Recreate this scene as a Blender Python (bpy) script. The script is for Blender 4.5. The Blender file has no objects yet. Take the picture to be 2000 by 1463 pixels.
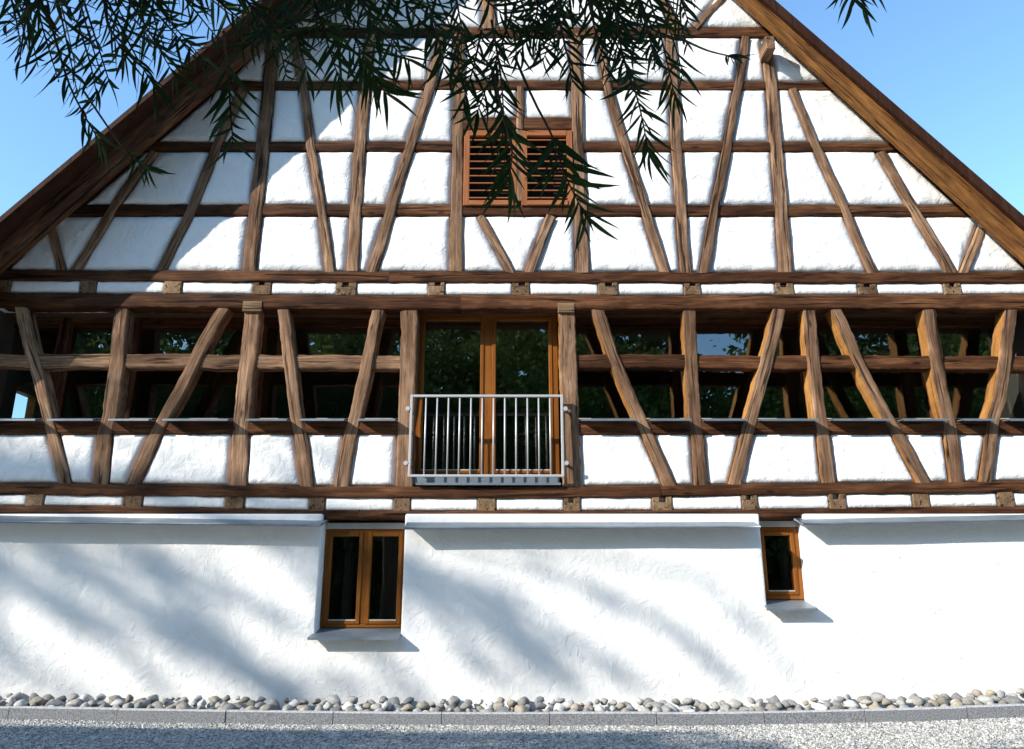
import bpy, math, random
import numpy as np
from mathutils import Vector, Matrix, noise as mnoise

random.seed(7); rng = np.random.default_rng(7)
SC = bpy.context.scene
COL = SC.collection

# ------------------------------------------------------------------ camera
PITCH = math.radians(15.6); F = 1500.0; DIST = 9.8; EYE = 1.45
cam_data = bpy.data.cameras.new('camera')
cam_data.sensor_width = 36.0; cam_data.lens = 36.0*F/2000.0
cam_data.clip_start = 0.05; cam_data.clip_end = 3000
cam = bpy.data.objects.new('camera', cam_data); COL.objects.link(cam)
cam.location = (0, -DIST, EYE); cam.rotation_euler = (math.pi/2+PITCH, 0, 0)
SC.camera = cam

# ------------------------------------------------------------------ sky and sun
SX, SZ = 1.60, 1.0                      # light travels (SX, 1, -SZ)
SUN_EL = math.atan2(SZ, math.hypot(SX, 1.0)); SUN_AZ = math.atan2(-SX, -1.0)
world = bpy.data.worlds.new('World'); SC.world = world; world.use_nodes = True
nt = world.node_tree; nt.nodes.clear()
wo = nt.nodes.new('ShaderNodeOutputWorld'); bg = nt.nodes.new('ShaderNodeBackground')
sk = nt.nodes.new('ShaderNodeTexSky'); sk.sky_type = 'NISHITA'; sk.sun_disc = False
sk.sun_elevation = SUN_EL; sk.sun_rotation = SUN_AZ % (2*math.pi)
sk.altitude = 500; sk.air_density = 1.0; sk.dust_density = 0.5; sk.ozone_density = 3.0
tint = nt.nodes.new('ShaderNodeMix'); tint.data_type = 'RGBA'; tint.blend_type = 'MULTIPLY'; tint.inputs[0].default_value = 1.0
tint.inputs[7].default_value = (0.80, 0.93, 0.92, 1)
nt.links.new(sk.outputs[0], tint.inputs[6]); nt.links.new(tint.outputs[2], bg.inputs[0]); nt.links.new(bg.outputs[0], wo.inputs[0])
bg.inputs[1].default_value = 0.15
sun_d = bpy.data.lights.new('sun', 'SUN'); sun_d.energy = 2.75; sun_d.angle = math.radians(0.55)
sun_d.color = (1.0, 0.95, 0.86)
sun = bpy.data.objects.new('sun', sun_d); COL.objects.link(sun)
sun.rotation_euler = Vector((SX, 1.0, -SZ)).to_track_quat('-Z', 'Y').to_euler()
sun.location = (-20, -20, 25)
SC.view_settings.view_transform = 'Standard'; SC.view_settings.look = 'None'
SC.view_settings.gamma = 1.0; SC.view_settings.use_curve_mapping = False
SC.view_settings.exposure = 1.48
SC.cycles.max_bounces = 8; SC.cycles.transparent_max_bounces = 12

# ------------------------------------------------------------------ helpers
cp, sp = math.cos(PITCH), math.sin(PITCH)
def W(u, v, y=0.0):
    """point of the plane at depth y measured in the photograph at (u, v)"""
    a = (u-1000)/F; b = (731.5-v)/F
    dy = cp-b*sp; dz = sp+b*cp; t = (y+DIST)/dy
    return Vector((a*t, y, EYE+dz*t))
def lerp(a, b, t): return a+(b-a)*t
def interp(poly, s):
    """piecewise linear value of [(u, v)] at u = s"""
    if s <= poly[0][0]: return poly[0][1]
    for (a, b), (c, d) in zip(poly, poly[1:]):
        if s <= c: return lerp(b, d, (s-a)/(c-a))
    return poly[-1][1]

def tag(o, label=None, cat=None, group=None, kind=None):
    if label: o['label'] = label
    if cat: o['category'] = cat
    if group: o['group'] = group
    if kind: o['kind'] = kind
    return o
def empty(name, loc=(0, 0, 0), parent=None):
    o = bpy.data.objects.new(name, None); COL.objects.link(o); o.location = loc
    o.empty_display_size = 0.2
    if parent: o.parent = parent
    return o
def link(name, me, mat=None, parent=None, smooth=False):
    o = bpy.data.objects.new(name, me); COL.objects.link(o)
    if mat and not me.materials: me.materials.append(mat)
    if parent: o.parent = parent
    if smooth: me.polygons.foreach_set('use_smooth', [True]*len(me.polygons))
    return o
def mesh(name, verts, faces, mat=None, parent=None, smooth=False, grain=None):
    me = bpy.data.meshes.new(name); me.from_pydata([tuple(v) for v in verts], [], faces); me.update()
    if grain is not None:
        at = me.attributes.new('grain', 'FLOAT_VECTOR', 'POINT')
        at.data.foreach_set('vector', np.asarray(grain, dtype=np.float32).ravel())
    return link(name, me, mat, parent, smooth)
def np_mesh(name, V, T, mat=None, parent=None, smooth=False):
    """big mesh from numpy arrays; T is (n, k) polygons of equal size"""
    me = bpy.data.meshes.new(name); n, k = T.shape
    me.vertices.add(len(V)); me.vertices.foreach_set('co', V.astype(np.float32).ravel())
    me.loops.add(n*k); me.loops.foreach_set('vertex_index', T.astype(np.int32).ravel())
    me.polygons.add(n); me.polygons.foreach_set('loop_start', np.arange(0, n*k, k, dtype=np.int32))
    me.update(calc_edges=True); me.validate()
    return link(name, me, mat, parent, smooth)
class MB:
    def __init__(s): s.v = []; s.f = []; s.g = []
    def box(s, a, b, c=0.0, axis=None):
        """box between corners a and b with bevel c on all edges"""
        x0, y0, z0 = (min(a[i], b[i]) for i in range(3)); x1, y1, z1 = (max(a[i], b[i]) for i in range(3))
        d = (x1-x0, y1-y0, z1-z0)
        c = min(c, min(d)*0.45)
        n = len(s.v); off = Vector((random.random()*50, random.random()*50, random.random()*50))
        if axis is None: axis = max(range(3), key=lambda i: d[i])
        o1, o2 = [i for i in range(3) if i != axis]
        def add(p):
            s.v.append(p); s.g.append((p[axis]+off[0], p[o1]+off[1], p[o2]+off[2]))
        if c <= 0:
            for z in (z0, z1):
                for p in ((x0, y0, z), (x1, y0, z), (x1, y1, z), (x0, y1, z)): add(p)
            for q in ((3, 2, 1, 0), (4, 5, 6, 7), (0, 1, 5, 4), (1, 2, 6, 5), (2, 3, 7, 6), (3, 0, 4, 7)):
                s.f.append(tuple(n+i for i in q))
            return s
        def ring(z, ins):
            X0, X1, Y0, Y1 = x0+ins, x1-ins, y0+ins, y1-ins
            k = c-ins if ins < c else 0
            k = max(k, c*0.3)
            for p in ((X0+k, Y0), (X1-k, Y0), (X1, Y0+k), (X1, Y1-k), (X1-k, Y1), (X0+k, Y1), (X0, Y1-k), (X0, Y0+k)):
                add((p[0], p[1], z))
        ring(z0, c*0.7); ring(z0+c, 0); ring(z1-c, 0); ring(z1, c*0.7)
        for r in range(3):
            for i in range(8):
                j = (i+1) % 8
                s.f.append((n+r*8+i, n+r*8+j, n+r*8+8+j, n+r*8+8+i))
        s.f.append(tuple(n+i for i in range(7, -1, -1))); s.f.append(tuple(n+24+i for i in range(8)))
        return s
    def tube(s, pts, rad, k=8, cap=True):
        n = len(s.v); m = len(pts); pts = [Vector(p) for p in pts]
        if not hasattr(rad, '__len__'): rad = [rad]*m
        off = random.random()*50; L = 0; ref = None
        for i, p in enumerate(pts):
            d = (pts[min(i+1, m-1)]-pts[max(i-1, 0)]).normalized()
            if i: L += (p-pts[i-1]).length
            if ref is None: ref = Vector((0, 0, 1)) if abs(d.z) < .9 else Vector((0, 1, 0))
            a = d.cross(ref).normalized(); b = a.cross(d).normalized(); ref = b
            for j in range(k):
                t = 2*math.pi*j/k
                q = p+(a*math.cos(t)+b*math.sin(t))*rad[i]
                s.v.append(tuple(q)); s.g.append((L+off, j*0.02+off, t*.02))
        for i in range(m-1):
            for j in range(k):
                jj = (j+1) % k
                s.f.append((n+i*k+j, n+i*k+jj, n+(i+1)*k+jj, n+(i+1)*k+j))
        if cap:
            s.f.append(tuple(n+j for j in range(k-1, -1, -1))); s.f.append(tuple(n+(m-1)*k+j for j in range(k)))
        return s
    def build(s, name, mat, parent=None, smooth=False):
        return mesh(name, s.v, s.f, mat, parent, smooth, s.g)

# ------------------------------------------------------------------ materials
def new_mat(name):
    m = bpy.data.materials.new(name); m.use_nodes = True
    t = m.node_tree; b = t.nodes['Principled BSDF']
    return m, t, b
def N(t, typ, **kw):
    n = t.nodes.new(typ)
    for k, v in kw.items():
        if k in n.inputs: n.inputs[k].default_value = v
        else: setattr(n, k, v)
    return n
def ramp(t, stops):
    r = t.nodes.new('ShaderNodeValToRGB'); e = r.color_ramp.elements
    while len(e) < len(stops): e.new(0.5)
    for el, (p, c) in zip(e, stops):
        el.position = p; el.color = (*c, 1) if len(c) == 3 else (c[0],)*3+(1,)
    return r
def math_node(t, op, a, b=None):
    n = t.nodes.new('ShaderNodeMath'); n.operation = op
    for i, x in enumerate((a, b)):
        if x is None: continue
        if isinstance(x, (int, float)): n.inputs[i].default_value = x
        else: t.links.new(x, n.inputs[i])
    return n.outputs[0]
def mixc(t, fac, a, b, mode='MIX'):
    n = t.nodes.new('ShaderNodeMix'); n.data_type = 'RGBA'; n.blend_type = mode
    for i, x in ((0, fac), (6, a), (7, b)):
        if isinstance(x, (int, float)): n.inputs[i].default_value = x
        elif isinstance(x, tuple): n.inputs[i].default_value = (*x, 1)
        else: t.links.new(x, n.inputs[i])
    return n.outputs[2]

def wood(name, pale, mid, dark, rough=0.72, weather=1.0, fine=1.0):
    m, t, b = new_mat(name); L = t.links
    at = N(t, 'ShaderNodeAttribute', attribute_name='grain')
    def sc(v, scale=1.0, detail=4.0, rough_=0.6, dist=0.0):
        mp = N(t, 'ShaderNodeMapping'); mp.inputs['Scale'].default_value = v
        L.new(at.outputs['Vector'], mp.inputs[0])
        n = N(t, 'ShaderNodeTexNoise', Scale=scale, Detail=detail, Roughness=rough_, Distortion=dist)
        L.new(mp.outputs[0], n.inputs['Vector']); return n.outputs[0]
    fib = sc((1.6, 45*fine, 45*fine), 1.0, 5.0, 0.65, 0.3)
    coarse = sc((1.3, 7, 7), 1.0, 4.0, 0.6, 0.6)
    crack = sc((0.9, 19, 19), 1.0, 3.0, 0.5, 0.7)
    blot = sc((3.5, 5, 5), 1.0, 3.0, 0.6, 0.0)
    knot = N(t, 'ShaderNodeTexVoronoi', Scale=1.0)
    mp = N(t, 'ShaderNodeMapping'); mp.inputs['Scale'].default_value = (1.7, 5.5, 5.5)
    L.new(at.outputs['Vector'], mp.inputs[0]); L.new(mp.outputs[0], knot.inputs['Vector'])
    oi = N(t, 'ShaderNodeObjectInfo')
    f = math_node(t, 'ADD', math_node(t, 'MULTIPLY', fib, 0.55), math_node(t, 'MULTIPLY', coarse, 0.6))
    r = ramp(t, [(0.38, dark), (0.56, mid), (0.74, pale)]); L.new(f, r.inputs[0])
    kr = ramp(t, [(0.05, (1,)), (0.13, (0,))]); L.new(knot.outputs['Distance'], kr.inputs[0])
    c1 = mixc(t, math_node(t, 'MULTIPLY', kr.outputs[0], 0.75*weather), r.outputs[0], tuple(x*.35 for x in dark))
    cr = ramp(t, [(0.355, (1,)), (0.41, (0,))]); L.new(crack, cr.inputs[0])
    c2 = mixc(t, math_node(t, 'MULTIPLY', cr.outputs[0], 0.85*weather), c1, tuple(x*.22 for x in dark))
    br = ramp(t, [(0.3, (0.72, 0.70, 0.68)), (0.7, (1.18, 1.15, 1.10))]); L.new(blot, br.inputs[0])
    c3 = mixc(t, 0.8*weather, c2, br.outputs[0], 'MULTIPLY')
    tn = ramp(t, [(0.0, (0.68, 0.63, 0.60)), (0.5, (1.0, 0.98, 0.96)), (1.0, (1.30, 1.29, 1.28))]); L.new(oi.outputs['Random'], tn.inputs[0])
    c4 = mixc(t, 0.9*weather, c3, tn.outputs[0], 'MULTIPLY')
    L.new(c4, b.inputs['Base Color'])
    b.inputs['Roughness'].default_value = rough
    b.inputs['Specular IOR Level'].default_value = 0.10
    h = math_node(t, 'SUBTRACT', math_node(t, 'ADD', math_node(t, 'MULTIPLY', fib, 0.5), math_node(t, 'MULTIPLY', coarse, 0.7)),
                  math_node(t, 'MULTIPLY', math_node(t, 'ADD', cr.outputs[0], kr.outputs[0]), 0.5))
    bp = N(t, 'ShaderNodeBump', Strength=0.55*weather+.05, Distance=0.02); L.new(h, bp.inputs['Height'])
    L.new(bp.outputs[0], b.inputs['Normal'])
    return m
M = {}
M['oak'] = wood('weathered_oak', (0.37, 0.235, 0.148), (0.175, 0.100, 0.059), (0.050, 0.028, 0.017))
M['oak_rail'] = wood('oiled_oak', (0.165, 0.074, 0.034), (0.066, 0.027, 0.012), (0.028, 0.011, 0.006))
M['oak_grey'] = wood('end_grain_oak', (0.27, 0.185, 0.11), (0.165, 0.105, 0.06), (0.075, 0.045, 0.027))
M['rafter'] = wood('larch_rafter', (0.26, 0.118, 0.034), (0.150, 0.063, 0.018), (0.065, 0.026, 0.009), weather=0.8)
M['oak_sunlit'] = wood('sunlit_oak_flank', (0.46, 0.235, 0.075), (0.33, 0.155, 0.045), (0.17, 0.075, 0.022), weather=0.6)  # brighter orange oak, sun glow put into the flank colour
M['verge'] = wood('stained_boarding', (0.062, 0.027, 0.014), (0.043, 0.017, 0.009), (0.026, 0.010, 0.006), weather=0.5)
M['frame'] = wood('varnished_larch', (0.27, 0.100, 0.020), (0.20, 0.068, 0.013), (0.14, 0.045, 0.009), rough=0.42, weather=0.12)
M['louvre'] = wood('louvre_larch', (0.36, 0.140, 0.056), (0.29, 0.105, 0.041), (0.21, 0.075, 0.028), rough=0.5, weather=0.15)
M['bark'] = wood('bark', (0.10, 0.075, 0.055), (0.065, 0.047, 0.034), (0.03, 0.022, 0.016), rough=0.9)

def plaster(name, col, bump=0.5, scale=1.0):
    m, t, b = new_mat(name); L = t.links
    tc = N(t, 'ShaderNodeNewGeometry')
    def nz(s, det, ro, v=(1, 1, 1), dist=0.0):
        mp = N(t, 'ShaderNodeMapping'); mp.inputs['Scale'].default_value = v
        L.new(tc.outputs['Position'], mp.inputs[0])
        n = N(t, 'ShaderNodeTexNoise', Scale=s*scale, Detail=det, Roughness=ro, Distortion=dist)
        L.new(mp.outputs[0], n.inputs['Vector']); return n.outputs[0]
    a = nz(3.0, 5, 0.55, dist=1.2); c = nz(14.0, 5, 0.6, dist=0.8); g = nz(150.0, 3, 0.6)
    # trowel strokes: thin ridges where a distorted noise crosses its mean
    s1 = nz(2.6, 2, 0.5, (1.0, 1, 0.55), 2.5)
    st = math_node(t, 'ABSOLUTE', math_node(t, 'SUBTRACT', s1, 0.5))
    sr = ramp(t, [(0.0, (1,)), (0.012, (0,))]); L.new(st, sr.inputs[0])
    gate = ramp(t, [(0.52, (0,)), (0.6, (1,))]); L.new(c, gate.inputs[0])
    stroke = math_node(t, 'MULTIPLY', sr.outputs[0], gate.outputs[0])
    h = math_node(t, 'ADD', math_node(t, 'MULTIPLY', a, 1.0), math_node(t, 'ADD', math_node(t, 'MULTIPLY', c, 0.35),
        math_node(t, 'ADD', math_node(t, 'MULTIPLY', g, 0.05), math_node(t, 'MULTIPLY', stroke, 0.22))))
    bp = N(t, 'ShaderNodeBump', Strength=bump, Distance=0.03); L.new(h, bp.inputs['Height'])
    L.new(bp.outputs[0], b.inputs['Normal'])
    r = ramp(t, [(0.3, tuple(x*0.94 for x in col)), (0.7, col)]); L.new(a, r.inputs[0])
    L.new(r.outputs[0], b.inputs['Base Color'])
    b.inputs['Roughness'].default_value = 0.95; b.inputs['Specular IOR Level'].default_value = 0.1
    return m
M['plaster'] = plaster('lime_plaster', (0.84, 0.82, 0.79), 0.65, 1.6)
M['render'] = plaster('lime_render', (0.84, 0.82, 0.79), 0.58)
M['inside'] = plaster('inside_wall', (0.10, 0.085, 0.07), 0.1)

def flat(name, col, rough=0.6, metal=0.0, var=0.1, sc=20, bump=0.0):
    m, t, b = new_mat(name); L = t.links
    tc = N(t, 'ShaderNodeNewGeometry')
    n = N(t, 'ShaderNodeTexNoise', Scale=sc, Detail=4.0); L.new(tc.outputs['Position'], n.inputs['Vector'])
    r = ramp(t, [(0.3, tuple(x*(1-var) for x in col)), (0.7, tuple(x*(1+var) for x in col))])
    L.new(n.outputs[0], r.inputs[0]); L.new(r.outputs[0], b.inputs['Base Color'])
    b.inputs['Roughness'].default_value = rough; b.inputs['Metallic'].default_value = metal
    if bump:
        bp = N(t, 'ShaderNodeBump', Strength=bump, Distance=0.01); L.new(n.outputs[0], bp.inputs['Height'])
        L.new(bp.outputs[0], b.inputs['Normal'])
    return m
M['zinc'] = flat('zinc_sheet', (0.19, 0.225, 0.25), 0.45, 0.4, 0.15, 5)
M['steel'] = flat('galvanised_steel', (0.50, 0.49, 0.48), 0.45, 0.35, 0.1, 60)
M['rubber'] = flat('spacer_strip', (0.45, 0.43, 0.40), 0.6)
M['tile'] = flat('clay_tile', (0.22, 0.085, 0.055), 0.85, 0, 0.3, 8, 0.4)
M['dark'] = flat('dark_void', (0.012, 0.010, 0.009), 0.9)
M['kerb'] = flat('concrete_kerb', (0.20, 0.202, 0.21), 0.95, 0, 0.55, 75, 0.9)
M['kerb_worn'] = flat('worn_kerb_top', (0.36, 0.36, 0.36), 0.9, 0, 0.4, 60, 0.6)
M['soil'] = flat('soil', (0.12, 0.10, 0.08), 0.95, 0, 0.4, 30, 0.6)
M['grass'] = flat('meadow', (0.07, 0.10, 0.03), 0.95, 0, 0.4, 2, 0.3)
M['blind'] = flat('roller_box', (0.42, 0.42, 0.40), 0.6, 0, 0.05, 8)
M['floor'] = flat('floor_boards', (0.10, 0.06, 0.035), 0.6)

def leafmat(name, c0, c1, trans=0.25):
    m, t, b = new_mat(name); L = t.links
    tc = N(t, 'ShaderNodeNewGeometry')
    n = N(t, 'ShaderNodeTexNoise', Scale=2.3, Detail=3.0); L.new(tc.outputs['Position'], n.inputs['Vector'])
    r = ramp(t, [(0.35, c0), (0.65, c1)]); L.new(n.outputs[0], r.inputs[0]); L.new(r.outputs[0], b.inputs['Base Color'])
    b.inputs['Roughness'].default_value = 0.75; b.inputs['Specular IOR Level'].default_value = 0.12
    if trans:
        out = t.nodes['Material Output']; tr = N(t, 'ShaderNodeBsdfTranslucent'); L.new(r.outputs[0], tr.inputs[0])
        mx = N(t, 'ShaderNodeMixShader'); mx.inputs[0].default_value = trans
        L.new(b.outputs[0], mx.inputs[1]); L.new(tr.outputs[0], mx.inputs[2]); L.new(mx.outputs[0], out.inputs[0])
    return m
M['leaf'] = leafmat('narrow_leaf', (0.011, 0.027, 0.008), (0.028, 0.053, 0.013), 0.18)
M['spruce'] = leafmat('spruce_needles', (0.040, 0.075, 0.024), (0.085, 0.140, 0.040), 0.2)
M['broad'] = leafmat('broad_leaf', (0.08, 0.13, 0.032), (0.14, 0.20, 0.05), 0.35)

def glass():
    m, t, b = new_mat('window_glass'); L = t.links; t.nodes.remove(b)
    out = t.nodes['Material Output']
    g = N(t, 'ShaderNodeBsdfGlossy'); g.inputs['Roughness'].default_value = 0.0
    g.inputs['Color'].default_value = (1, 1, 1, 1)
    tr = N(t, 'ShaderNodeBsdfTransparent'); tr.inputs['Color'].default_value = (0.86, 0.90, 0.90, 1)
    lw_ = N(t, 'ShaderNodeLayerWeight'); lw_.inputs['Blend'].default_value = 0.5
    fr = math_node(t, 'ADD', math_node(t, 'MULTIPLY', math_node(t, 'POWER', lw_.outputs['Facing'], 5.0), 0.88), 0.11)
    tc = N(t, 'ShaderNodeNewGeometry')
    n = N(t, 'ShaderNodeTexNoise', Scale=1.6, Detail=1.0); L.new(tc.outputs['Position'], n.inputs['Vector'])
    bp = N(t, 'ShaderNodeBump', Strength=0.006, Distance=0.02); L.new(n.outputs[0], bp.inputs['Height'])
    L.new(bp.outputs[0], g.inputs['Normal'])
    mx = N(t, 'ShaderNodeMixShader'); L.new(fr, mx.inputs[0])
    L.new(tr.outputs[0], mx.inputs[1]); L.new(g.outputs[0], mx.inputs[2]); L.new(mx.outputs[0], out.inputs[0])
    return m
M['glass'] = glass()

def stonemat():
    m, t, b = new_mat('river_stone'); L = t.links
    oi = N(t, 'ShaderNodeObjectInfo'); tc = N(t, 'ShaderNodeTexCoord')
    r = ramp(t, [(0.0, (0.20, 0.195, 0.185)), (0.2, (0.40, 0.38, 0.34)), (0.38, (0.14, 0.145, 0.15)), (0.55, (0.36, 0.30, 0.22)),
                 (0.7, (0.22, 0.205, 0.19)), (0.85, (0.58, 0.57, 0.55)), (1.0, (0.16, 0.135, 0.105))])
    L.new(oi.outputs['Random'], r.inputs[0])
    n = N(t, 'ShaderNodeTexNoise', Scale=2.2, Detail=5.0, Roughness=0.65); L.new(tc.outputs['Object'], n.inputs['Vector'])
    r2 = ramp(t, [(0.3, (0.6,)), (0.7, (1.15,))]); L.new(n.outputs[0], r2.inputs[0])
    L.new(mixc(t, 0.9, r.outputs[0], r2.outputs[0], 'MULTIPLY'), b.inputs['Base Color'])
    b.inputs['Roughness'].default_value = 0.85
    bp = N(t, 'ShaderNodeBump', Strength=0.4, Distance=0.02); L.new(n.outputs[0], bp.inputs['Height']); L.new(bp.outputs[0], b.inputs['Normal'])
    return m
M['stone'] = stonemat()
def gravelmat(name, k=1.0):
    m, t, b = new_mat(name); L = t.links
    tc = N(t, 'ShaderNodeNewGeometry')
    v = N(t, 'ShaderNodeTexVoronoi', Scale=42.0); L.new(tc.outputs['Position'], v.inputs['Vector'])
    bw = N(t, 'ShaderNodeRGBToBW'); L.new(v.outputs['Color'], bw.inputs[0])
    r = ramp(t, [(0.1, (0.12*k, 0.117*k, 0.11*k)), (0.5, (0.36*k, 0.35*k, 0.325*k)), (0.9, (0.64*k, 0.62*k, 0.58*k))])
    L.new(bw.outputs[0], r.inputs[0]); L.new(r.outputs[0], b.inputs['Base Color'])
    bp = N(t, 'ShaderNodeBump', Strength=0.9, Distance=0.015); bp.invert = True
    L.new(v.outputs['Distance'], bp.inputs['Height']); L.new(bp.outputs[0], b.inputs['Normal'])
    b.inputs['Roughness'].default_value = 0.9
    return m
M['gravel'] = gravelmat('gravel', 1.05)

# ------------------------------------------------------------------ the house
house = empty('timber_framed_house')
tag(house, 'white plastered gable house with brown timber frame, shuttered attic opening and steel balcony rail', 'house')

# roof planes in the gable plane: underside z = a - b*|x|
TOP_L = (13.332, 1.1081); TOP_R = (14.362, -1.1516)
def verge(side): return -0.854 if side < 0 else -0.32
def slab_th(side): return 0.10 if side < 0 else 0.20
SOF_L = (13.44, 1.1146); SOF_R = (14.29, -1.2081)     # soffit where it meets the wall: the roof dips a little to its verge
def under_left(z): return (z-SOF_L[0])/SOF_L[1]
def under_right(z): return (z-SOF_R[0])/SOF_R[1]
HALF = 7.15

def wob(p, s=1.0): return mnoise.noise(Vector(p)*s)

def timber(name, pts, yf, depth, mat, kind='post', bevel=0.018, rough=1.0, seed=None, parent=None, world=False):
    """hewn timber along pts = [(u, v, width_px)] with its face at depth yf; edges wander like old oak"""
    seed = random.random()*100 if seed is None else seed
    P = []
    for (u, v, w) in pts:
        if world: P.append((u, v, w)); continue
        p = W(u, v, yf)
        if kind == 'post': s = (W(u+1, v, yf)-W(u, v, yf)).length
        else: s = (W(u, v+1, yf)-W(u, v, yf)).length
        P.append((p.x, p.z, w*s))
    if kind == 'post': P = [(x, z, w*(.88 if depth > .18 else .92)) for (x, z, w) in P]
    d = [0.0]
    for a, b in zip(P, P[1:]): d.append(d[-1]+math.hypot(b[0]-a[0], b[1]-a[1]))
    tot = d[-1]; n = max(2, int(tot/0.042)); V = []; G = []; Fc = []
    def at(s):
        i = 0
        while i < len(d)-2 and s > d[i+1]: i += 1
        t = (s-d[i])/max(1e-6, d[i+1]-d[i])
        return tuple(lerp(P[i][k], P[i+1][k], t) for k in range(3))
    K = 10
    for i in range(n+1):
        s = tot*i/n; x, z, w = at(s)
        x0, z0, _ = at(max(0, s-.12)); x1, z1, _ = at(min(tot, s+.12))
        tx, tz = x1-x0, z1-z0; l = math.hypot(tx, tz); tx /= l; tz /= l
        nx, nz = tz, -tx
        if kind == 'post': w = w*abs(nx)
        elif kind == 'rail': w = w*abs(nz)
        off = 0.010*rough*wob((s*1.3, seed, 1.1))+0.004*rough*wob((s*5, seed, 4.4))
        w0 = w/2*(1+0.07*rough*wob((s*2.1, seed, 7.7))+0.075*rough*wob((s*11, seed, 2.7)))
        w1 = w/2*(1+0.07*rough*wob((s*2.1, seed, 17.7))+0.075*rough*wob((s*11, seed, 12.7)))
        fy = 0.006*rough*wob((s*2.5, seed, 27.7))
        b0 = bevel*(1+0.7*wob((s*3, seed, 31.0))); b1 = bevel*(1+0.7*wob((s*3, seed, 41.0)))
        sec = [(-w0, depth), (-w0, b0*1.0), (-w0+b0*.35, b0*.32), (-w0+b0, 0), (-w0*.3, -0.003+0.004*wob((s*6, seed, 51))),
               (w1*.3, -0.003+0.004*wob((s*6, seed, 61))), (w1-b1, 0), (w1-b1*.35, b1*.32), (w1, b1*1.0), (w1, depth)]
        for (q, dy) in sec:
            V.append((x+nx*(q+off), yf+fy+dy, z+nz*(q+off)))
            G.append((s+seed*3.3, q+seed, dy+seed*2))
    for i in range(n):
        for j in range(K):
            jj = (j+1) % K
            Fc.append((i*K+j, (i+1)*K+j, (i+1)*K+jj, i*K+jj))
    Fc.append(tuple(range(K))); Fc.append(tuple(n*K+j for j in range(K-1, -1, -1)))
    return mesh(name, V, Fc, mat, parent or house, False, G)

def panel(tl, tr, br, bl, y_edge=0.075, y_face=-0.012, mat=None, soft=0.115, name='plaster_panel', amp=0.011):
    """cushioned plaster infill between four (x, z) corners"""
    wd = max(abs(tr[0]-tl[0]), abs(br[0]-bl[0])); ht = max(abs(tl[1]-bl[1]), abs(tr[1]-br[1]))
    nu = max(4, min(60, int(wd/0.028))); nv = max(4, min(44, int(ht/0.028))); V = []; Fc = []
    A = [Vector((*p, 0)) for p in (tl, tr, br, bl)]
    def seg(p, a, b):
        ab = b-a; L = ab.length
        if L < 1e-4: return 9.0
        t = max(0, min(1, (p-a).dot(ab)/(L*L))); return (p-(a+ab*t)).length
    sd = random.random()*30
    # a warp keeps vertex rows dense at the edges
    def wp(t): return 0.5-0.5*math.cos(math.pi*t)*(0.55+0.45*abs(math.cos(math.pi*t)))
    for j in range(nv+1):
        for i in range(nu+1):
            a, b = wp(i/nu), wp(j/nv)
            p = A[0].lerp(A[1], a).lerp(A[3].lerp(A[2], a), b)
            e = min(seg(p, A[k], A[(k+1) % 4]) for k in range(4))
            so = soft*(1+0.5*wob((p.x*3, p.y*3, sd)))
            t = min(1, e/so); h = math.sqrt(max(0, 1-(1-t)**2))
            y = lerp(y_edge, y_face, h)+amp*(wob((p.x*4, p.y*4, 3))+.6*wob((p.x*13, p.y*13, 9)))*min(1, t*2)
            V.append((p.x, y, p.y))
    for j in range(nv):
        for i in range(nu):
            q = j*(nu+1)+i; Fc.append((q, q+nu+1, q+nu+2, q+1))
    return mesh(name, V, Fc, mat or M['plaster'], house, True)

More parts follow.
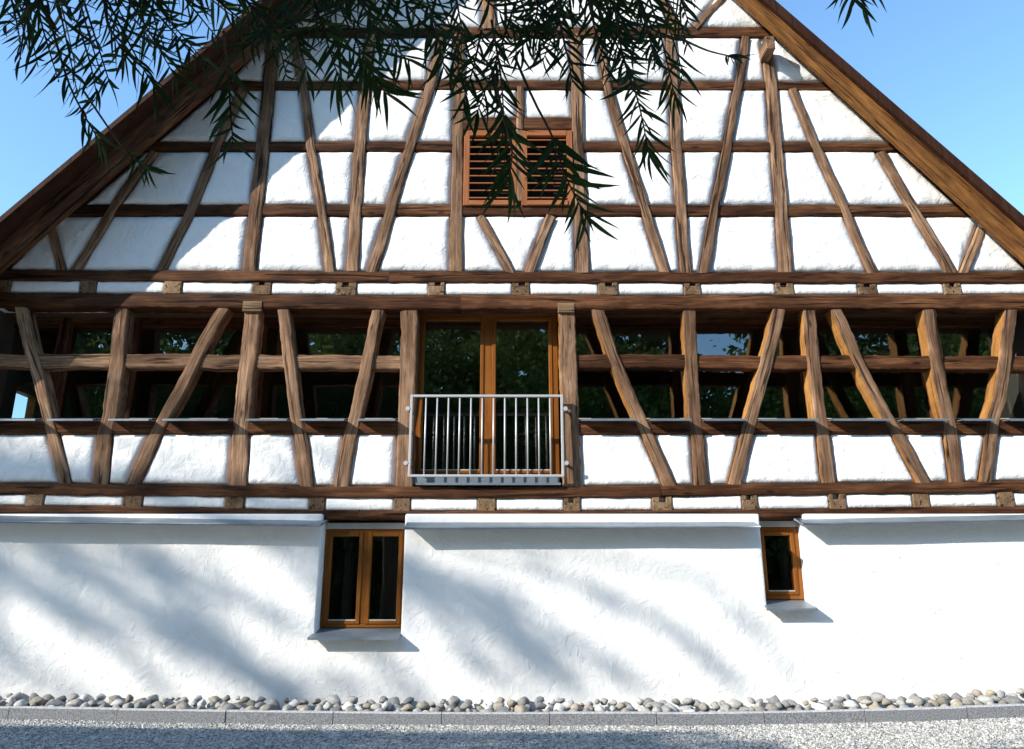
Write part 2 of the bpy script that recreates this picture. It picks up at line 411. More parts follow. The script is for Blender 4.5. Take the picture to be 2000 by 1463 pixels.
# --- timbers of the gable: {name: ([(u, v, w)], ...)}
UP = {
 'PA': ([(532, 70, 25), (524, 165, 26), (512, 285, 27), (500, 400, 27), (487, 527, 29)], 'post'),
 'B1': ([(573, 70, 15), (590, 165, 16), (607, 284, 18), (628, 410, 18), (643, 527, 20)], 'brace'),
 'PB': ([(722, 66, 21), (713, 165, 22), (703, 284, 23), (694, 410, 23), (687, 527, 24)], 'post'),
 'B2': ([(863, 70, 19), (840, 165, 19), (800, 284, 20), (762, 410, 21), (727, 527, 22)], 'brace'),
 'PC': ([(899, 66, 22), (896, 165, 23), (894, 300, 24), (892, 410, 25), (890, 527, 27)], 'post'),
 'PD': ([(1124, 66, 22), (1127, 165, 23), (1131, 300, 24), (1134, 410, 26), (1138, 527, 29)], 'post'),
 'B5': ([(1169, 70, 17), (1187, 165, 18), (1220, 280, 18), (1258, 400, 19), (1298, 527, 20)], 'brace'),
 'PE': ([(1310, 66, 21), (1316, 165, 22), (1322, 280, 22), (1331, 413, 23), (1340, 527, 23)], 'post'),
 'B6': ([(1457, 70, 17), (1443, 165, 18), (1421, 285, 19), (1396, 411, 20), (1378, 527, 21)], 'brace'),
 'PF': ([(1500, 100, 23), (1507, 168, 24), (1517, 285, 25), (1527, 411, 26), (1536, 527, 28)], 'post'),
 'B7': ([(1549, 172, 16), (1594, 285, 17), (1629, 357, 18), (1652, 411, 18), (1703, 527, 20)], 'brace'),
 'B8': ([(1721, 296, 21), (1748, 348, 22), (1788, 411, 22), (1858, 527, 24)], 'brace'),
 'B9': ([(1918, 445, 17), (1906, 480, 18), (1886, 527, 20)], 'brace'),
 'L1': ([(474, 172, 19), (434, 255, 19), (416, 297, 20), (371, 410, 20), (312, 527, 20)], 'brace'),
 'L2': ([(301, 294, 19), (245, 367, 20), (224, 399, 20), (189, 458, 20), (145, 527, 22)], 'brace'),
 'L3': ([(92, 430, 15), (114, 510, 17), (118, 527, 17)], 'brace'),
 'MU': ([(1016, 168, 14), (1014, 392, 15)], 'mullion'),
 'B3': ([(938, 421, 15), (965, 470, 16), (995, 527, 17)], 'brace'),
 'B4': ([(1077, 421, 21), (1060, 460, 21), (1036, 527, 21)], 'brace'),
 'TP': ([(951, -130, 24), (955, 55, 27)], 'post'),
 'TB1': ([(1262, -60, 17), (1297, 0, 17), (1325, 55, 18)], 'brace'),
 'TB2': ([(1450, -50, 17), (1407, 0, 17), (1358, 55, 17)], 'brace'),
}
RAILS = {  # polyline of centre v, thickness px
 'R1': ([(300, 62), (1700, 62)], 19), 'R2': ([(200, 165), (1000, 165), (1800, 167)], 16.5), 'R3': ([(0, 285), (1000, 285), (2000, 287)], 18.5),
 'R4': ([(0, 409), (1000, 410), (2000, 411)], 21.5), 'R5': ([(-140, 535), (0, 536), (600, 540), (2000, 542), (2140, 542)], 22),
 'R6': ([(-140, 583), (0, 584), (350, 587), (700, 590), (2140, 588)], 28),
 'R8': ([(-140, 833), (700, 834), (2140, 833)], 28),
 'R9': ([(-140, 953), (0, 954), (350, 957), (650, 960), (1000, 962), (1350, 958), (1700, 953), (2000, 950), (2140, 949)], 22.5),
 'R10': ([(-140, 993), (0, 995), (350, 999), (640, 1006), (1000, 1006), (1350, 1005), (1700, 1001), (2000, 997), (2140, 995)], 18),
}
def rail_z(r, u, side):
    poly, th = RAILS[r]; return W(u, interp(poly, u)+side*th/2, 0).z
def up_edge(k, z, side):
    """x of the left (-1) or right (+1) edge of upright k at height z"""
    pts = [(W(u, v).z, W(u, v).x, w*(W(u+1, v)-W(u, v)).length/2) for (u, v, w) in ALLUP[k]]
    pts.sort()
    if z <= pts[0][0]:
        a, b = pts[0], pts[1]
    elif z >= pts[-1][0]:
        a, b = pts[-2], pts[-1]
    else:
        for a, b in zip(pts, pts[1:]):
            if z <= b[0]: break
    t = (z-a[0])/(b[0]-a[0]); return lerp(a[1], b[1], t)+side*lerp(a[2], b[2], t)

WIN = {
 'Q1': ([(38, 594, 27), (58, 690, 26), (65, 711, 26), (87, 795, 25), (100, 837, 24), (125, 944, 25)], 'brace'),
 'Q2': ([(238, 594, 31), (227, 704, 32), (213, 812, 31), (203, 848, 32), (194, 944, 33)], 'post'),
 'Q3': ([(434, 601, 28), (385, 690, 29), (322, 812, 28), (294, 865, 29), (258, 946, 30)], 'brace'),
 'Q4': ([(493, 594, 35), (483, 707, 36), (471, 830, 36), (462, 947, 37)], 'post'),
 'Q5': ([(551, 594, 27), (565, 707, 28), (577, 812, 26), (588, 858, 28), (600, 949, 28)], 'brace'),
 'Q6': ([(739, 594, 27), (720, 690, 27), (695, 805, 27), (685, 847, 28), (668, 951, 29)], 'brace'),
 'Q7': ([(799, 594, 36), (797, 700, 36), (793, 812, 36), (789, 952, 38)], 'post'),
 'Q8': ([(1106, 594, 37), (1110, 700, 38), (1114, 795, 38), (1119, 952, 40)], 'post'),
 'Q9': ([(1164, 594, 27), (1196, 690, 27), (1224, 760, 27), (1252, 820, 27), (1276, 875, 27), (1309, 950, 28)], 'brace'),
 'Q10': ([(1345, 594, 28), (1351, 707, 28), (1356, 812, 29), (1365, 865, 29), (1370, 948, 30)], 'post'),
 'Q11': ([(1524, 594, 28), (1506, 676, 28), (1489, 732, 28), (1468, 816, 28), (1454, 872, 28), (1437, 946, 29)], 'brace'),
 'Q12': ([(1580, 594, 30), (1590, 704, 29), (1601, 812, 29), (1611, 865, 29), (1620, 944, 31)], 'post'),
 'Q13': ([(1629, 594, 26), (1671, 690, 26), (1702, 753, 26), (1737, 819, 27), (1765, 865, 28), (1804, 942, 29)], 'brace'),
 'Q14': ([(1813, 594, 30), (1828, 690, 30), (1839, 753, 30), (1853, 816, 30), (1862, 882, 30), (1870, 940, 31)], 'post'),
 'Q15': ([(1977, 594, 28), (1965, 690, 28), (1954, 777, 29), (1944, 816, 29), (1937, 875, 28), (1926, 939, 28)], 'brace'),
}
ALLUP = {k: v[0] for k, v in {**UP, **WIN}.items()}
def longer(pts, top, bot):
    """run the ends on behind the beams they are tenoned into"""
    p = list(pts)
    if top:
        (a, b, w), (c, d, _) = p[0], p[1]; k = top/(d-b); p[0] = (a-(c-a)*k, b-top, w)
    if bot:
        (a, b, w), (c, d, _) = p[-1], p[-2]; k = bot/(b-d); p[-1] = (a+(a-c)*k, b+bot, w)
    return p
NAMEK = {'post': 'timber_post', 'brace': 'timber_brace', 'mullion': 'timber_mullion'}
YF = {'post': -0.022, 'brace': -0.030, 'mullion': -0.034}
for k, (pts, kd) in UP.items():
    timber(NAMEK[kd], longer(pts, 0, 9 if pts[-1][1] == 527 else 0), YF[kd], 0.13, M['oak'], 'post', 0.014, rough=1.4)
for k, (pts, kd) in WIN.items():
    o = timber(NAMEK[kd], longer(pts, 12, 7), YF[kd]-0.002, 0.21, M['oak'], 'post', 0.016, rough=1.6)
    o.data.materials.append(M['oak_sunlit'])          # sunlight painted as a brighter colour on the left flanks only
    np_ = len(o.data.polygons)-2
    o.data.polygons.foreach_set('material_index', [1 if (i < np_ and i % 10 == 8) else 0 for i in range(np_+2)])
# corner posts beyond the frame
for u in (-78, 2074):
    timber('timber_post', [(u, 604, 40), (u, 948, 42)], -0.024, 0.2, M['oak'], 'post')

def rail(r, us, yf, depth, mat, name='timber_rail', bevel=0.020):
    poly, th = RAILS[r]
    pts = []; n = max(2, int((us[1]-us[0])/120)+1)
    for i in range(n+1):
        u = lerp(us[0], us[1], i/n); pts.append((u, interp(poly, u), th))
    return timber(name, pts, yf, depth, mat, 'rail', bevel, rough=1.35)
def cross(r, k):
    """u at which upright k crosses rail r"""
    v = interp(RAILS[r][0], ALLUP[k][0][0]); pts = ALLUP[k]
    for a, b in zip(pts, pts[1:]):
        if a[1] <= v <= b[1]: return lerp(a[0], b[0], (v-a[1])/(b[1]-a[1]))
    return pts[-1][0] if v > pts[-1][1] else pts[0][0]
# rails are separate pieces tenoned between the full-height posts
def rail_run(r, u0, u1, posts, yf, depth, mat):
    us = [u0]+[cross(r, p) for p in posts]+[u1]
    for a, b in zip(us, us[1:]): rail(r, (a, b), yf+random.uniform(-.003, .003), depth, mat)
rail_run('R1', 505, 1515, ['PA', 'PC', 'PD'], -0.006, 0.12, M['oak_rail'])
rail_run('R2', 392, 1640, ['PA', 'PB', 'PC', 'PD', 'PE', 'PF'], -0.006, 0.12, M['oak_rail'])
rail_run('R3', 235, 894, ['PA', 'PB'], -0.006, 0.12, M['oak_rail'])
rail_run('R3', 1131, 1778, ['PE', 'PF'], -0.006, 0.12, M['oak_rail'])
rail_run('R4', 90, 1915, ['PA', 'PB', 'PC', 'PD', 'PE', 'PF'], -0.006, 0.12, M['oak_rail'])
rail('R5', (-55, 760), -0.045, 0.2, M['oak_rail'], 'timber_beam'); rail('R5', (760, 2055), -0.042, 0.2, M['oak_rail'], 'timber_beam')
rail('R6', (-85, 900), -0.050, 0.22, M['oak_rail'], 'timber_beam', 0.026); rail('R6', (900, 2085), -0.053, 0.22, M['oak_rail'], 'timber_beam', 0.026)
rail('R9', (-85, 560), -0.045, 0.2, M['oak_rail'], 'timber_beam'); rail('R9', (560, 1290), -0.048, 0.2, M['oak_rail'], 'timber_beam'); rail('R9', (1290, 2085), -0.044, 0.2, M['oak_rail'], 'timber_beam')
rail('R10', (-85, 700), -0.040, 0.2, M['oak_rail'], 'timber_beam'); rail('R10', (700, 2085), -0.043, 0.2, M['oak_rail'], 'timber_beam')
# breast rail under the windows, between the uprights
seq = ['Q1', 'Q2', 'Q3', 'Q4', 'Q5', 'Q6', 'Q7']
us = [-85]+[cross('R8', k) for k in seq]
for a, b in zip(us, us[1:]): rail('R8', (a, b), -0.016, 0.2, M['oak_rail'])
seqR = ['Q8', 'Q9', 'Q10', 'Q11', 'Q12', 'Q13', 'Q14', 'Q15']
us = [cross('R8', k) for k in seqR]+[2085]
for a, b in zip(us, us[1:]): rail('R8', (a, b), -0.016, 0.2, M['oak_rail'])
# free-standing rail in front of the glazing
RAILS['R7'] = ([(-140, 703), (0, 703.5), (780, 707), (1130, 705), (2140, 709)], 27)
seq7 = ['Q2', 'Q4', 'Q7']; us = [-85]+[cross('R7', k) for k in seq7]
for a, b in zip(us, us[1:]): rail('R7', (a, b), 0.002, 0.15, M['oak'])
seq7 = ['Q8', 'Q10', 'Q12', 'Q14']; us = [cross('R7', k) for k in seq7]+[2085]
for a, b in zip(us, us[1:]): rail('R7', (a, b), 0.002, 0.15, M['oak_rail'])
# tenon blocks on the two main posts
for (u, v0, v1, w) in ((493, 588, 608, 36), (1106, 592, 610, 33)):
    a = W(u-w/2, v0, -0.06); b = W(u+w/2, v1, -0.06)
    MB().box((a.x, -0.066, b.z), (b.x, 0.0, a.z), 0.006, 0).build('tenon_block', M['oak_grey'], house)

# joist ends of both floors, with their dark mortise
def joist(u, w, rt, rb, hole):
    zt = rail_z(rt, u, 1)+0.02; zb = rail_z(rb, u, -1)-0.02
    s = (W(u+1, 560)-W(u, 560)).length if rt == 'R5' else (W(u+1, 975)-W(u, 975)).length
    x = W(u, 560 if rt == 'R5' else 975).x; hw = w*s/2
    yf = -0.030+random.uniform(-.006, .006)
    b = MB()
    if not hole: b.box((x-hw, yf, zb), (x+hw, 0.1, zt), 0.012, 1)
    else:
        hh = (zt-zb)*random.uniform(0.36, 0.46); g = hw*random.uniform(0.28, 0.36); sft = hw*random.uniform(-.15, .15)
        b.box((x-hw, yf, zb), (x+hw, 0.1, zt-hh), 0.010, 1)
        b.box((x-hw, yf+0.004, zt-hh-.002), (x-g+sft, 0.1, zt), 0.008, 1)
        b.box((x+g+sft, yf+0.003, zt-hh-.002), (x+hw, 0.1, zt), 0.008, 1)
        b.box((x-g*1.2+sft, 0.06, zt-hh-.02), (x+g*1.2+sft, 0.09, zt), 0, 1)
    b.build('joist_end', M['oak_grey'], house); return x-hw, x+hw
J1 = [(5, 34, 0), (173, 33, 0), (339, 35, 0), (513, 35, 1), (678, 38, 1), (853, 32, 1), (1017, 35, 1), (1187, 38, 1), (1351, 32, 1), (1531, 35, 1),
      (1692, 37, 1), (1858, 34, 1), (2022, 34, 1)]
J2 = [(70, 35, 0), (261, 38, 0), (460, 37, 0), (620, 32, 0), (786, 33, 0), (951, 35, 0), (1117, 32, 1), (1292, 38, 1), (1463, 30, 1), (1634, 33, 1),
      (1797, 33, 0), (1962, 32, 0)]
for J, rt, rb, lim in ((J1, 'R5', 'R6', (-6.85, 6.9)), (J2, 'R9', 'R10', (-HALF, HALF))):
    ed = [joist(u, w, rt, rb, h) for (u, w, h) in J]
    ed = [(lim[0], lim[0])]+ed+[(lim[1], lim[1])]
    for (a0, a1), (b0, b1) in zip(ed, ed[1:]):
        x0, x1 = a1-.004, b0+.004
        if x1-x0 < 0.06: continue
        uu = lambda x: 1000+x*150
        panel((x0, rail_z(rt, uu(x0), 1)+.006), (x1, rail_z(rt, uu(x1), 1)+.006), (x1, rail_z(rb, uu(x1), -1)-.006), (x0, rail_z(rb, uu(x0), -1)-.006),
              0.02, -0.018, soft=0.045, amp=0.004)

# plaster panels of the gable
def row(rt, rb, ks, zt=None, zb=None):
    """panels between neighbouring uprights ks in the row from rail rt down to rail rb"""
    def x_of(k, z, side):
        if k == 'LE': return under_left(z)+0.01
        if k == 'RE': return under_right(z)-0.01
        return up_edge(k, z, side)
    for a, b in zip(ks, ks[1:]):
        if a is None or b is None: continue
        ZT = zt if zt is not None else rail_z(rt, 1000, 1)+.006
        ZB = zb if zb is not None else rail_z(rb, 1000, -1)-.006
        xl, xr, xl2, xr2 = x_of(a, ZT, 1)-.005, x_of(b, ZT, -1)+.005, x_of(a, ZB, 1)-.005, x_of(b, ZB, -1)+.005
        if xr < xl:   # edges meet below the rail: triangle
            xl = xr = (xl+xr)/2
        panel((xl, ZT), (xr, ZT), (xr2, ZB), (xl2, ZB))
zr0 = 11.6
row(None, 'R1', ['LE', 'TP', 'TB1', 'TB2', 'RE'], zt=W(1000, -60).z)
row('R1', 'R2', ['LE', 'PA', 'B1', 'PB', 'B2', 'PC', 'PD', 'B5', 'PE', 'B6', 'PF', 'RE'])
row('R2', 'R3', ['LE', 'L1', 'PA', 'B1', 'PB', 'B2', 'PC', None, 'PD', 'B5', 'PE', 'B6', 'PF', 'B7', 'RE'])
row('R2', None, ['PC', 'MU', 'PD'], zb=W(1000, 231).z)
row('R3', 'R4', ['LE', 'L2', 'L1', 'PA', 'B1', 'PB', 'B2', 'PC', None, 'PD', 'B5', 'PE', 'B6', 'PF', 'B7', 'B8', 'RE'])
row('R4', 'R5', ['LE', 'L3', 'L2', 'L1', 'PA', 'B1', 'PB', 'B2', 'PC', 'B3', 'B4', 'PD', 'B5', 'PE', 'B6', 'PF', 'B7', 'B8', 'B9', 'RE'])
# parapet panels of the window storey
ALLUP['CL'] = [(-78, 604, 40), (-78, 948, 42)]; ALLUP['CR'] = [(2074, 604, 40), (2074, 948, 42)]
def row2(ks):
    for a, b in zip(ks, ks[1:]):
        if a == 'Q7': continue
        zt = W(1000, 847).z+.006
        ua = 1000+150*up_edge(a, 2.8, 1); ub = 1000+150*up_edge(b, 2.8, -1)
        zl, zrr = rail_z('R9', ua, -1)-.006, rail_z('R9', ub, -1)-.006
        panel((up_edge(a, zt, 1)-.005, zt), (up_edge(b, zt, -1)+.005, zt), (up_edge(b, zrr, -1)+.005, zrr), (up_edge(a, zl, 1)-.005, zl), soft=0.08)
row2(['CL', 'Q1', 'Q2', 'Q3', 'Q4', 'Q5', 'Q6', 'Q7', 'Q8', 'Q9', 'Q10', 'Q11', 'Q12', 'Q13', 'Q14', 'Q15', 'CR'])

# masonry core behind the infill (gable) : prism with the shutter opening left dark
zR5 = W(1000, 600).z
apex_x = (TOP_R[0]-TOP_L[0])/(TOP_L[1]-TOP_R[1])
so = (W(903, 300).x, W(1124, 300).x, W(1000, 404).z, W(1000, 228).z)   # shutter opening
def core():
    xs = sorted({-7.1, so[0], so[1], 7.1})
    V = []; Fc = []
    def quad(pts):
        n = len(V); k = len(pts)
        for (x, z) in pts: V.append((x, 0.05, z))
        for (x, z) in pts: V.append((x, 0.22, z))
        Fc.append(tuple(n+i for i in range(k))); Fc.append(tuple(n+k+i for i in range(k-1, -1, -1)))
        for i in range(k):
            j = (i+1) % k; Fc.append((n+j, n+i, n+k+i, n+k+j))
    ul = lambda x: SOF_L[0]+.03+SOF_L[1]*x; ur = lambda x: SOF_R[0]+.12+SOF_R[1]*x
    z0 = zR5; ax0 = (SOF_R[0]-SOF_L[0])/(SOF_L[1]-SOF_R[1])
    quad([(under_left(z0)+.02, z0), (so[0], z0), (so[0], ul(so[0]))])
    quad([(so[1], z0), (under_right(z0)-.02, z0), (so[1], ur(so[1]))])
    quad([(so[0], z0), (so[1], z0), (so[1], so[2]), (so[0], so[2])])
    quad([(so[0], so[3]), (so[1], so[3]), (so[1], ur(so[1])), (ax0, ul(ax0)), (so[0], ul(so[0]))])
    z1, z2 = W(1000, 1004).z, W(1000, 838).z
    for (a, b) in ((-HALF, W(790, 900).x), (W(1119, 900).x, HALF)):
        quad([(a, z1), (b, z1), (b, z2), (a, z2)])
    z3 = W(1000, 952).z
    quad([(W(790, 900).x, z1), (W(1119, 900).x, z1), (W(1119, 900).x, z3), (W(790, 900).x, z3)])
    return mesh('gable_wall', V, Fc, M['plaster'], house)
core()

# --- roof: two slabs, verge boards, rafters, purlin ends
EAVE = 7.75; BACK = 10.0
def slab(side):
    a, b = TOP_L if side < 0 else TOP_R
    xs = [apex_x+(side*EAVE-apex_x)*i/8 for i in range(9)]
    V = []; Fc = []; G = []; sa, sb = SOF_L if side < 0 else SOF_R; K = 8; VERGE = verge(side); SLAB = slab_th(side)
    for i, x in enumerate(xs):
        z = a+b*x; dl = max(0.0, sa+sb*x-(z-SLAB))+.02
        for (y, dz) in ((VERGE, 0), (VERGE, -SLAB), (VERGE*.65, -SLAB), (-0.05, dl-SLAB), (BACK, dl-SLAB), (BACK, dl+.04), (VERGE*.3, dl+.04), (VERGE*.6, dl*.55)):
            V.append((x, y, z+dz)); G.append((x*1.5, y, z))
    for i in range(8):
        for j in range(K):
            q = (i*K+j, i*K+(j+1) % K, i*K+K+(j+1) % K, i*K+K+j)
            Fc.append(q if side > 0 else q[::-1])
    Fc.append(tuple(range(K))); Fc.append(tuple(range(8*K, 9*K)))
    return V, Fc, G
for side in (-1, 1):
    V, Fc, G = slab(side)
    ro = mesh('roof_boarding', V, Fc, M['verge'], house, False, G)
    # tiles on top: courses as overlapping strips, their edge just showing over the verge
    a, b = TOP_L if side < 0 else TOP_R
    L = math.hypot(EAVE, EAVE*abs(b)); nx, nz = (-b/math.hypot(1, b), 1/math.hypot(1, b))
    m = MB(); nc = 34
    sa, sb = SOF_L if side < 0 else SOF_R; VERGE = verge(side); SLAB = slab_th(side)
    for i in range(nc):
        x0 = apex_x+(side*EAVE-apex_x)*i/nc; x1 = apex_x+(side*EAVE-apex_x)*(i+1.08)/nc
        n = len(m.v)
        for x, h in ((x0, 0.004), (x1, 0.022)):
            dl = max(0.0, sa+sb*x-(a+b*x-SLAB))+.02
            for (y, dz) in ((VERGE+.05, dl*.1-.006), (VERGE*.6, dl*.55), (VERGE*.3, dl+.04), (BACK, dl+.04)):
                for hh in (h-0.006, h+0.010):
                    m.v.append((x+nx*hh, y, a+b*x+dz+nz*hh)); m.g.append((0, 0, 0))
        qs = []
        for c in range(3):
            p = c*2; qs += [(p+1, p+3, p+11, p+9), (p, p+8, p+10, p+2), (p+8, p+9, p+11, p+10), (p, p+2, p+3, p+1)]
        qs += [(0, 1, 9, 8), (6, 14, 15, 7)]
        for q in qs: m.f.append(tuple(n+k for k in (q if side > 0 else q[::-1])))
    t = m.build('tile_courses', M['tile'], ro); t['kind'] = 'stuff'
def rafter(side):
    yf = -0.60 if side < 0 else -0.265; SLAB = slab_th(side)
    a, b = (TOP_L[0]-SLAB, TOP_L[1]) if side < 0 else (TOP_R[0]-SLAB, TOP_R[1])
    la, lb = (12.82, 1.1146) if side < 0 else (14.03, -1.2081)
    x0, x1 = (-7.5, -0.35) if side < 0 else (7.5, 0.6)
    pts = []
    for i in range(13):
        x = lerp(x0, x1, i/12); zu = a+b*x+.0; zl = la+lb*x
        th = max(.16, (zu-zl))*math.cos(math.atan(abs(b)))
        zc = zu-(th/2)/math.cos(math.atan(abs(b)))-.004
        pts.append((x, zc, th))
    return timber('barge_rafter', pts, yf, 0.085 if side < 0 else 0.065, M['oak_rail'] if side < 0 else M['rafter'], 'free', 0.012, 0.35, world=True)  # shade of the left rafter deepened by giving it the darker wood
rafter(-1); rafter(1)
for (u, v, w) in ((1505, 84, 26), (520, 62, 26)):
    c = W(u, v, -0.30); h = 0.070
    MB().box((c.x-h, -0.30, c.z-.10), (c.x+h, 0.1, c.z+.13), 0.015, 1).build('purlin_end', M['oak'], house)

# --- attic shutters
def shutter(u0, u1, v0, v1):
    a = W(u0, v0, -0.03); b = W(u1, v1, -0.03)
    root = empty('louvred_shutter', (0, 0, 0), house)
    x0, x1, z0, z1 = a.x, b.x, b.z, a.z; fw = 0.085
    m = MB()
    m.box((x0, -0.035, z0), (x0+fw, 0.03, z1), 0.006); m.box((x1-fw, -0.035, z0), (x1, 0.03, z1), 0.006)
    m.box((x0+fw, -0.038, z1-fw), (x1-fw, 0.028, z1), 0.006); m.box((x0+fw, -0.050, z0), (x1-fw, 0.028, z0+fw*.85), 0.006)
    m.build('shutter_frame', M['louvre'], root)
    n = 9; s0 = None
    for i in range(n):
        z = lerp(z0+fw*.85, z1-fw, (i+0.5)/n)
        # slat tilted outward-down
        x_a, x_b = x0+fw-.004, x1-fw+.004; dy = 0.030; dz = 0.012; th = 0.016
        V = []
        for x in (x_a, x_b):
            for (y, zz) in ((-dy, -dz-th/2), (-dy, -dz+th/2), (dy, dz+th/2), (dy, dz-th/2)): V.append((x, y-.004, zz))
        if s0 is None:
            me = bpy.data.meshes.new('slat'); me.from_pydata(V, [], [(0, 1, 2, 3), (7, 6, 5, 4), (0, 4, 5, 1), (1, 5, 6, 2), (2, 6, 7, 3), (3, 7, 4, 0)]); me.update()
            at = me.attributes.new('grain', 'FLOAT_VECTOR', 'POINT'); at.data.foreach_set('vector', np.array(V, dtype=np.float32).ravel())
            s0 = me
        o = link('slat', s0, M['louvre'], root); o.location = (0, 0, z)
shutter(907, 1009, 255, 401); shutter(1018, 1121, 255, 401)
a = W(903, 228, -0.02); b = W(1124, 253, -0.02)
MB().box((a.x, -0.016, b.z), (b.x, 0.12, a.z), 0.02, 0).build('shutter_head', M['oak_rail'], house)
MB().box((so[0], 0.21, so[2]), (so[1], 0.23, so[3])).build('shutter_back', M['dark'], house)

# --- interior of the window storey
zf, zc = W(1000, 955).z, W(1000, 598).z
IN = empty('storey_interior', (0, 0, 0), house)
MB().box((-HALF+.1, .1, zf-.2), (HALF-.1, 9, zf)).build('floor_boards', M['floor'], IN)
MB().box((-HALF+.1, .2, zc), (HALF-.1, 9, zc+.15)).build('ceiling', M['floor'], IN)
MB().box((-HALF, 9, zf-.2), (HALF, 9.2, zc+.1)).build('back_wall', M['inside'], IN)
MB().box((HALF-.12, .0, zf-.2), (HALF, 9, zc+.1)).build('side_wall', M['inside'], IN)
y0, y1, zw0, zw1 = 0.76, 1.24, 3.2, 4.22
m = MB(); X0, X1 = -HALF, -HALF+.12
m.box((X0, 0, zf-.2), (X1, y0, zc+.1)); m.box((X0, y1, zf-.2), (X1, 9, zc+.1))
m.box((X0, y0, zf-.2), (X1, y1, zw0)); m.box((X0, y0, zw1), (X1, y1, zc+.1))
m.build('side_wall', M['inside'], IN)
m = MB(); m.box((X0+.02, y1-.06, zw0), (X1+.03, y1, zw1), .005); m.box((X0+.02, y0, zw1-.06), (X1+.03, y1, zw1), .005)
m.build('side_window_frame', M['frame'], IN)
# two thick inner posts carrying the ceiling
for x, y in ((-6.75, 2.6), (-5.2, 3.2), (-2.6, 3.0), (2.6, 3.2), (5.4, 3.2)):
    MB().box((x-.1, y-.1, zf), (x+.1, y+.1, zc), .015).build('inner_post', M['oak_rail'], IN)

# --- glazing behind the free-standing timbers
YG = 0.46
def window_unit(x0, x1, z0, z1, y, fw=0.06, head=None, name='window', mids=(), wood_=None):
    wood_ = wood_ or M['frame']
    root = empty(name, (0, 0, 0), house); m = MB(); hd = head or fw
    m.box((x0, y, z0), (x0+fw, y+.07, z1), .006); m.box((x1-fw, y, z0), (x1, y+.07, z1), .006)
    m.box((x0+fw, y+.002, z1-hd), (x1-fw, y+.068, z1), .006); m.box((x0+fw, y+.002, z0), (x1-fw, y+.068, z0+fw), .006)
    xs = [x0+fw]
    for c in mids:
        m.box((c-fw*.75, y+.001, z0+fw), (c+fw*.75, y+.069, z1-hd), .006); xs += [c-fw*.75, c+fw*.75]
    xs.append(x1-fw)
    m.build('frame', wood_, root)
    for a, b in zip(xs[::2], xs[1::2]):
        MB().box((a-.01, y+.032, z0+fw-.01), (b+.01, y+.044, z1-hd+.01)).build('pane', M['glass'], root)
        sa = MB(); q = .048
        sa.box((a-.003, y-.012, z0+fw-.003), (a+q, y+.030, z1-hd+.003), .007); sa.box((b-q, y-.012, z0+fw-.003), (b+.003, y+.030, z1-hd+.003), .007)
        sa.box((a+q, y-.010, z1-hd-q), (b-q, y+.029, z1-hd+.003), .007); sa.box((a+q, y-.010, z0+fw-.003), (b-q, y+.029, z0+fw+q*.8), .007)
        sa.build('sash', wood_, root)
        s = MB(); k = q*.8+.012; a += q; b -= q
        s.box((a, y-.004, z0+fw+q*.8), (b, y+.031, z0+fw+k)); s.build('glazing_bead', M['rubber'], root)
    return root
zs, zh = W(1000, 832, .45).z, W(1000, 600, .1).z
px = lambda u: W(u, 712, .2).x
for us in ([-78, 95, 232, 488, 797], [1113, 1355, 1592, 1840, 2074]):
    for a, b in zip(us, us[1:]): window_unit(px(a)+.002, px(b)-.002, zs, zh, YG, head=0.13, wood_=M['oak_rail'])
# zinc sills between the uprights
zs2 = W(1000, 818, -.18).z
def sill(x0, x1):
    m = MB(); n = 0
    prof = [(0.48, 0.030), (-0.172, 0.004), (-0.180, 0.0), (-0.180, -0.024), (-0.172, -0.024), (-0.172, -0.006), (0.48, 0.020)]
    for x in (x0, x1):
        for (y, z) in prof: m.v.append((x, y, zs2+z)); m.g.append((x, y, z))
    k = len(prof)
    for i in range(k): m.f.append((i, k+i, k+(i+1) % k, (i+1) % k))
    m.f.append(tuple(range(k))[::-1]); m.f.append(tuple(range(k, 2*k)))
    m.build('window_sill', M['zinc'], house)
for ks in (['CL', 'Q1', 'Q2', 'Q3', 'Q4', 'Q5', 'Q6', 'Q7'], ['Q8', 'Q9', 'Q10', 'Q11', 'Q12', 'Q13', 'Q14', 'Q15', 'CR']):
    for a, b in zip(ks, ks[1:]): sill(up_edge(a, zs2, 1)-.006, up_edge(b, zs2, -1)+.006)

# --- french window with steel guard rail
fx0, fx1 = W(806, 800, .30).x, W(1092, 800, .30).x
fz0, fz1 = W(1000, 936, .36).z, W(1000, 602, .30).z
fw = window_unit(fx0, fx1, fz0, fz1, 0.36, 0.08, head=0.12, name='french_window', mids=(W(953, 760, .36).x,))
zb0 = W(1000, 945, -.09).z
m = MB(); m.box((W(812, 940, -.1).x, -0.10, zb0-.012), (W(1095, 940, -.1).x, 0.30, zb0+.012), .004)
m.box((W(812, 940, -.1).x, -0.106, zb0-.016), (W(1095, 940, -.1).x, -0.098, zb0+.012), 0)
m.build('balcony_sill', M['zinc'], house)
m = MB(); m.box((fx0+.02, .02, zb0+.012), (fx1-.03, .36, fz0+.01), .006); m.build('threshold', M['zinc'], house)
gr = empty('guard_rail', (0, 0, 0), house); yr = -0.16
A, B, C, D_ = W(803, 773, yr), W(1097, 773, yr), W(1100, 929, yr), W(800, 929, yr)
hw = 0.015
m = MB(); xL = (A.x+D_.x)/2; xR = (B.x+C.x)/2; zT = A.z; zB = D_.z
m.box((xL-hw, yr-.006, zB-hw), (xL+hw, yr+.045, zT+hw), .003); m.box((xR-hw, yr-.006, zB-hw), (xR+hw, yr+.045, zT+hw), .003)
m.box((xL+hw, yr-.004, zT-hw), (xR-hw, yr+.043, zT+hw), .003); m.box((xL+hw, yr-.004, zB-hw), (xR-hw, yr+.043, zB+hw), .003)
m.build('rail_frame', M['steel'], gr)
bar0 = None
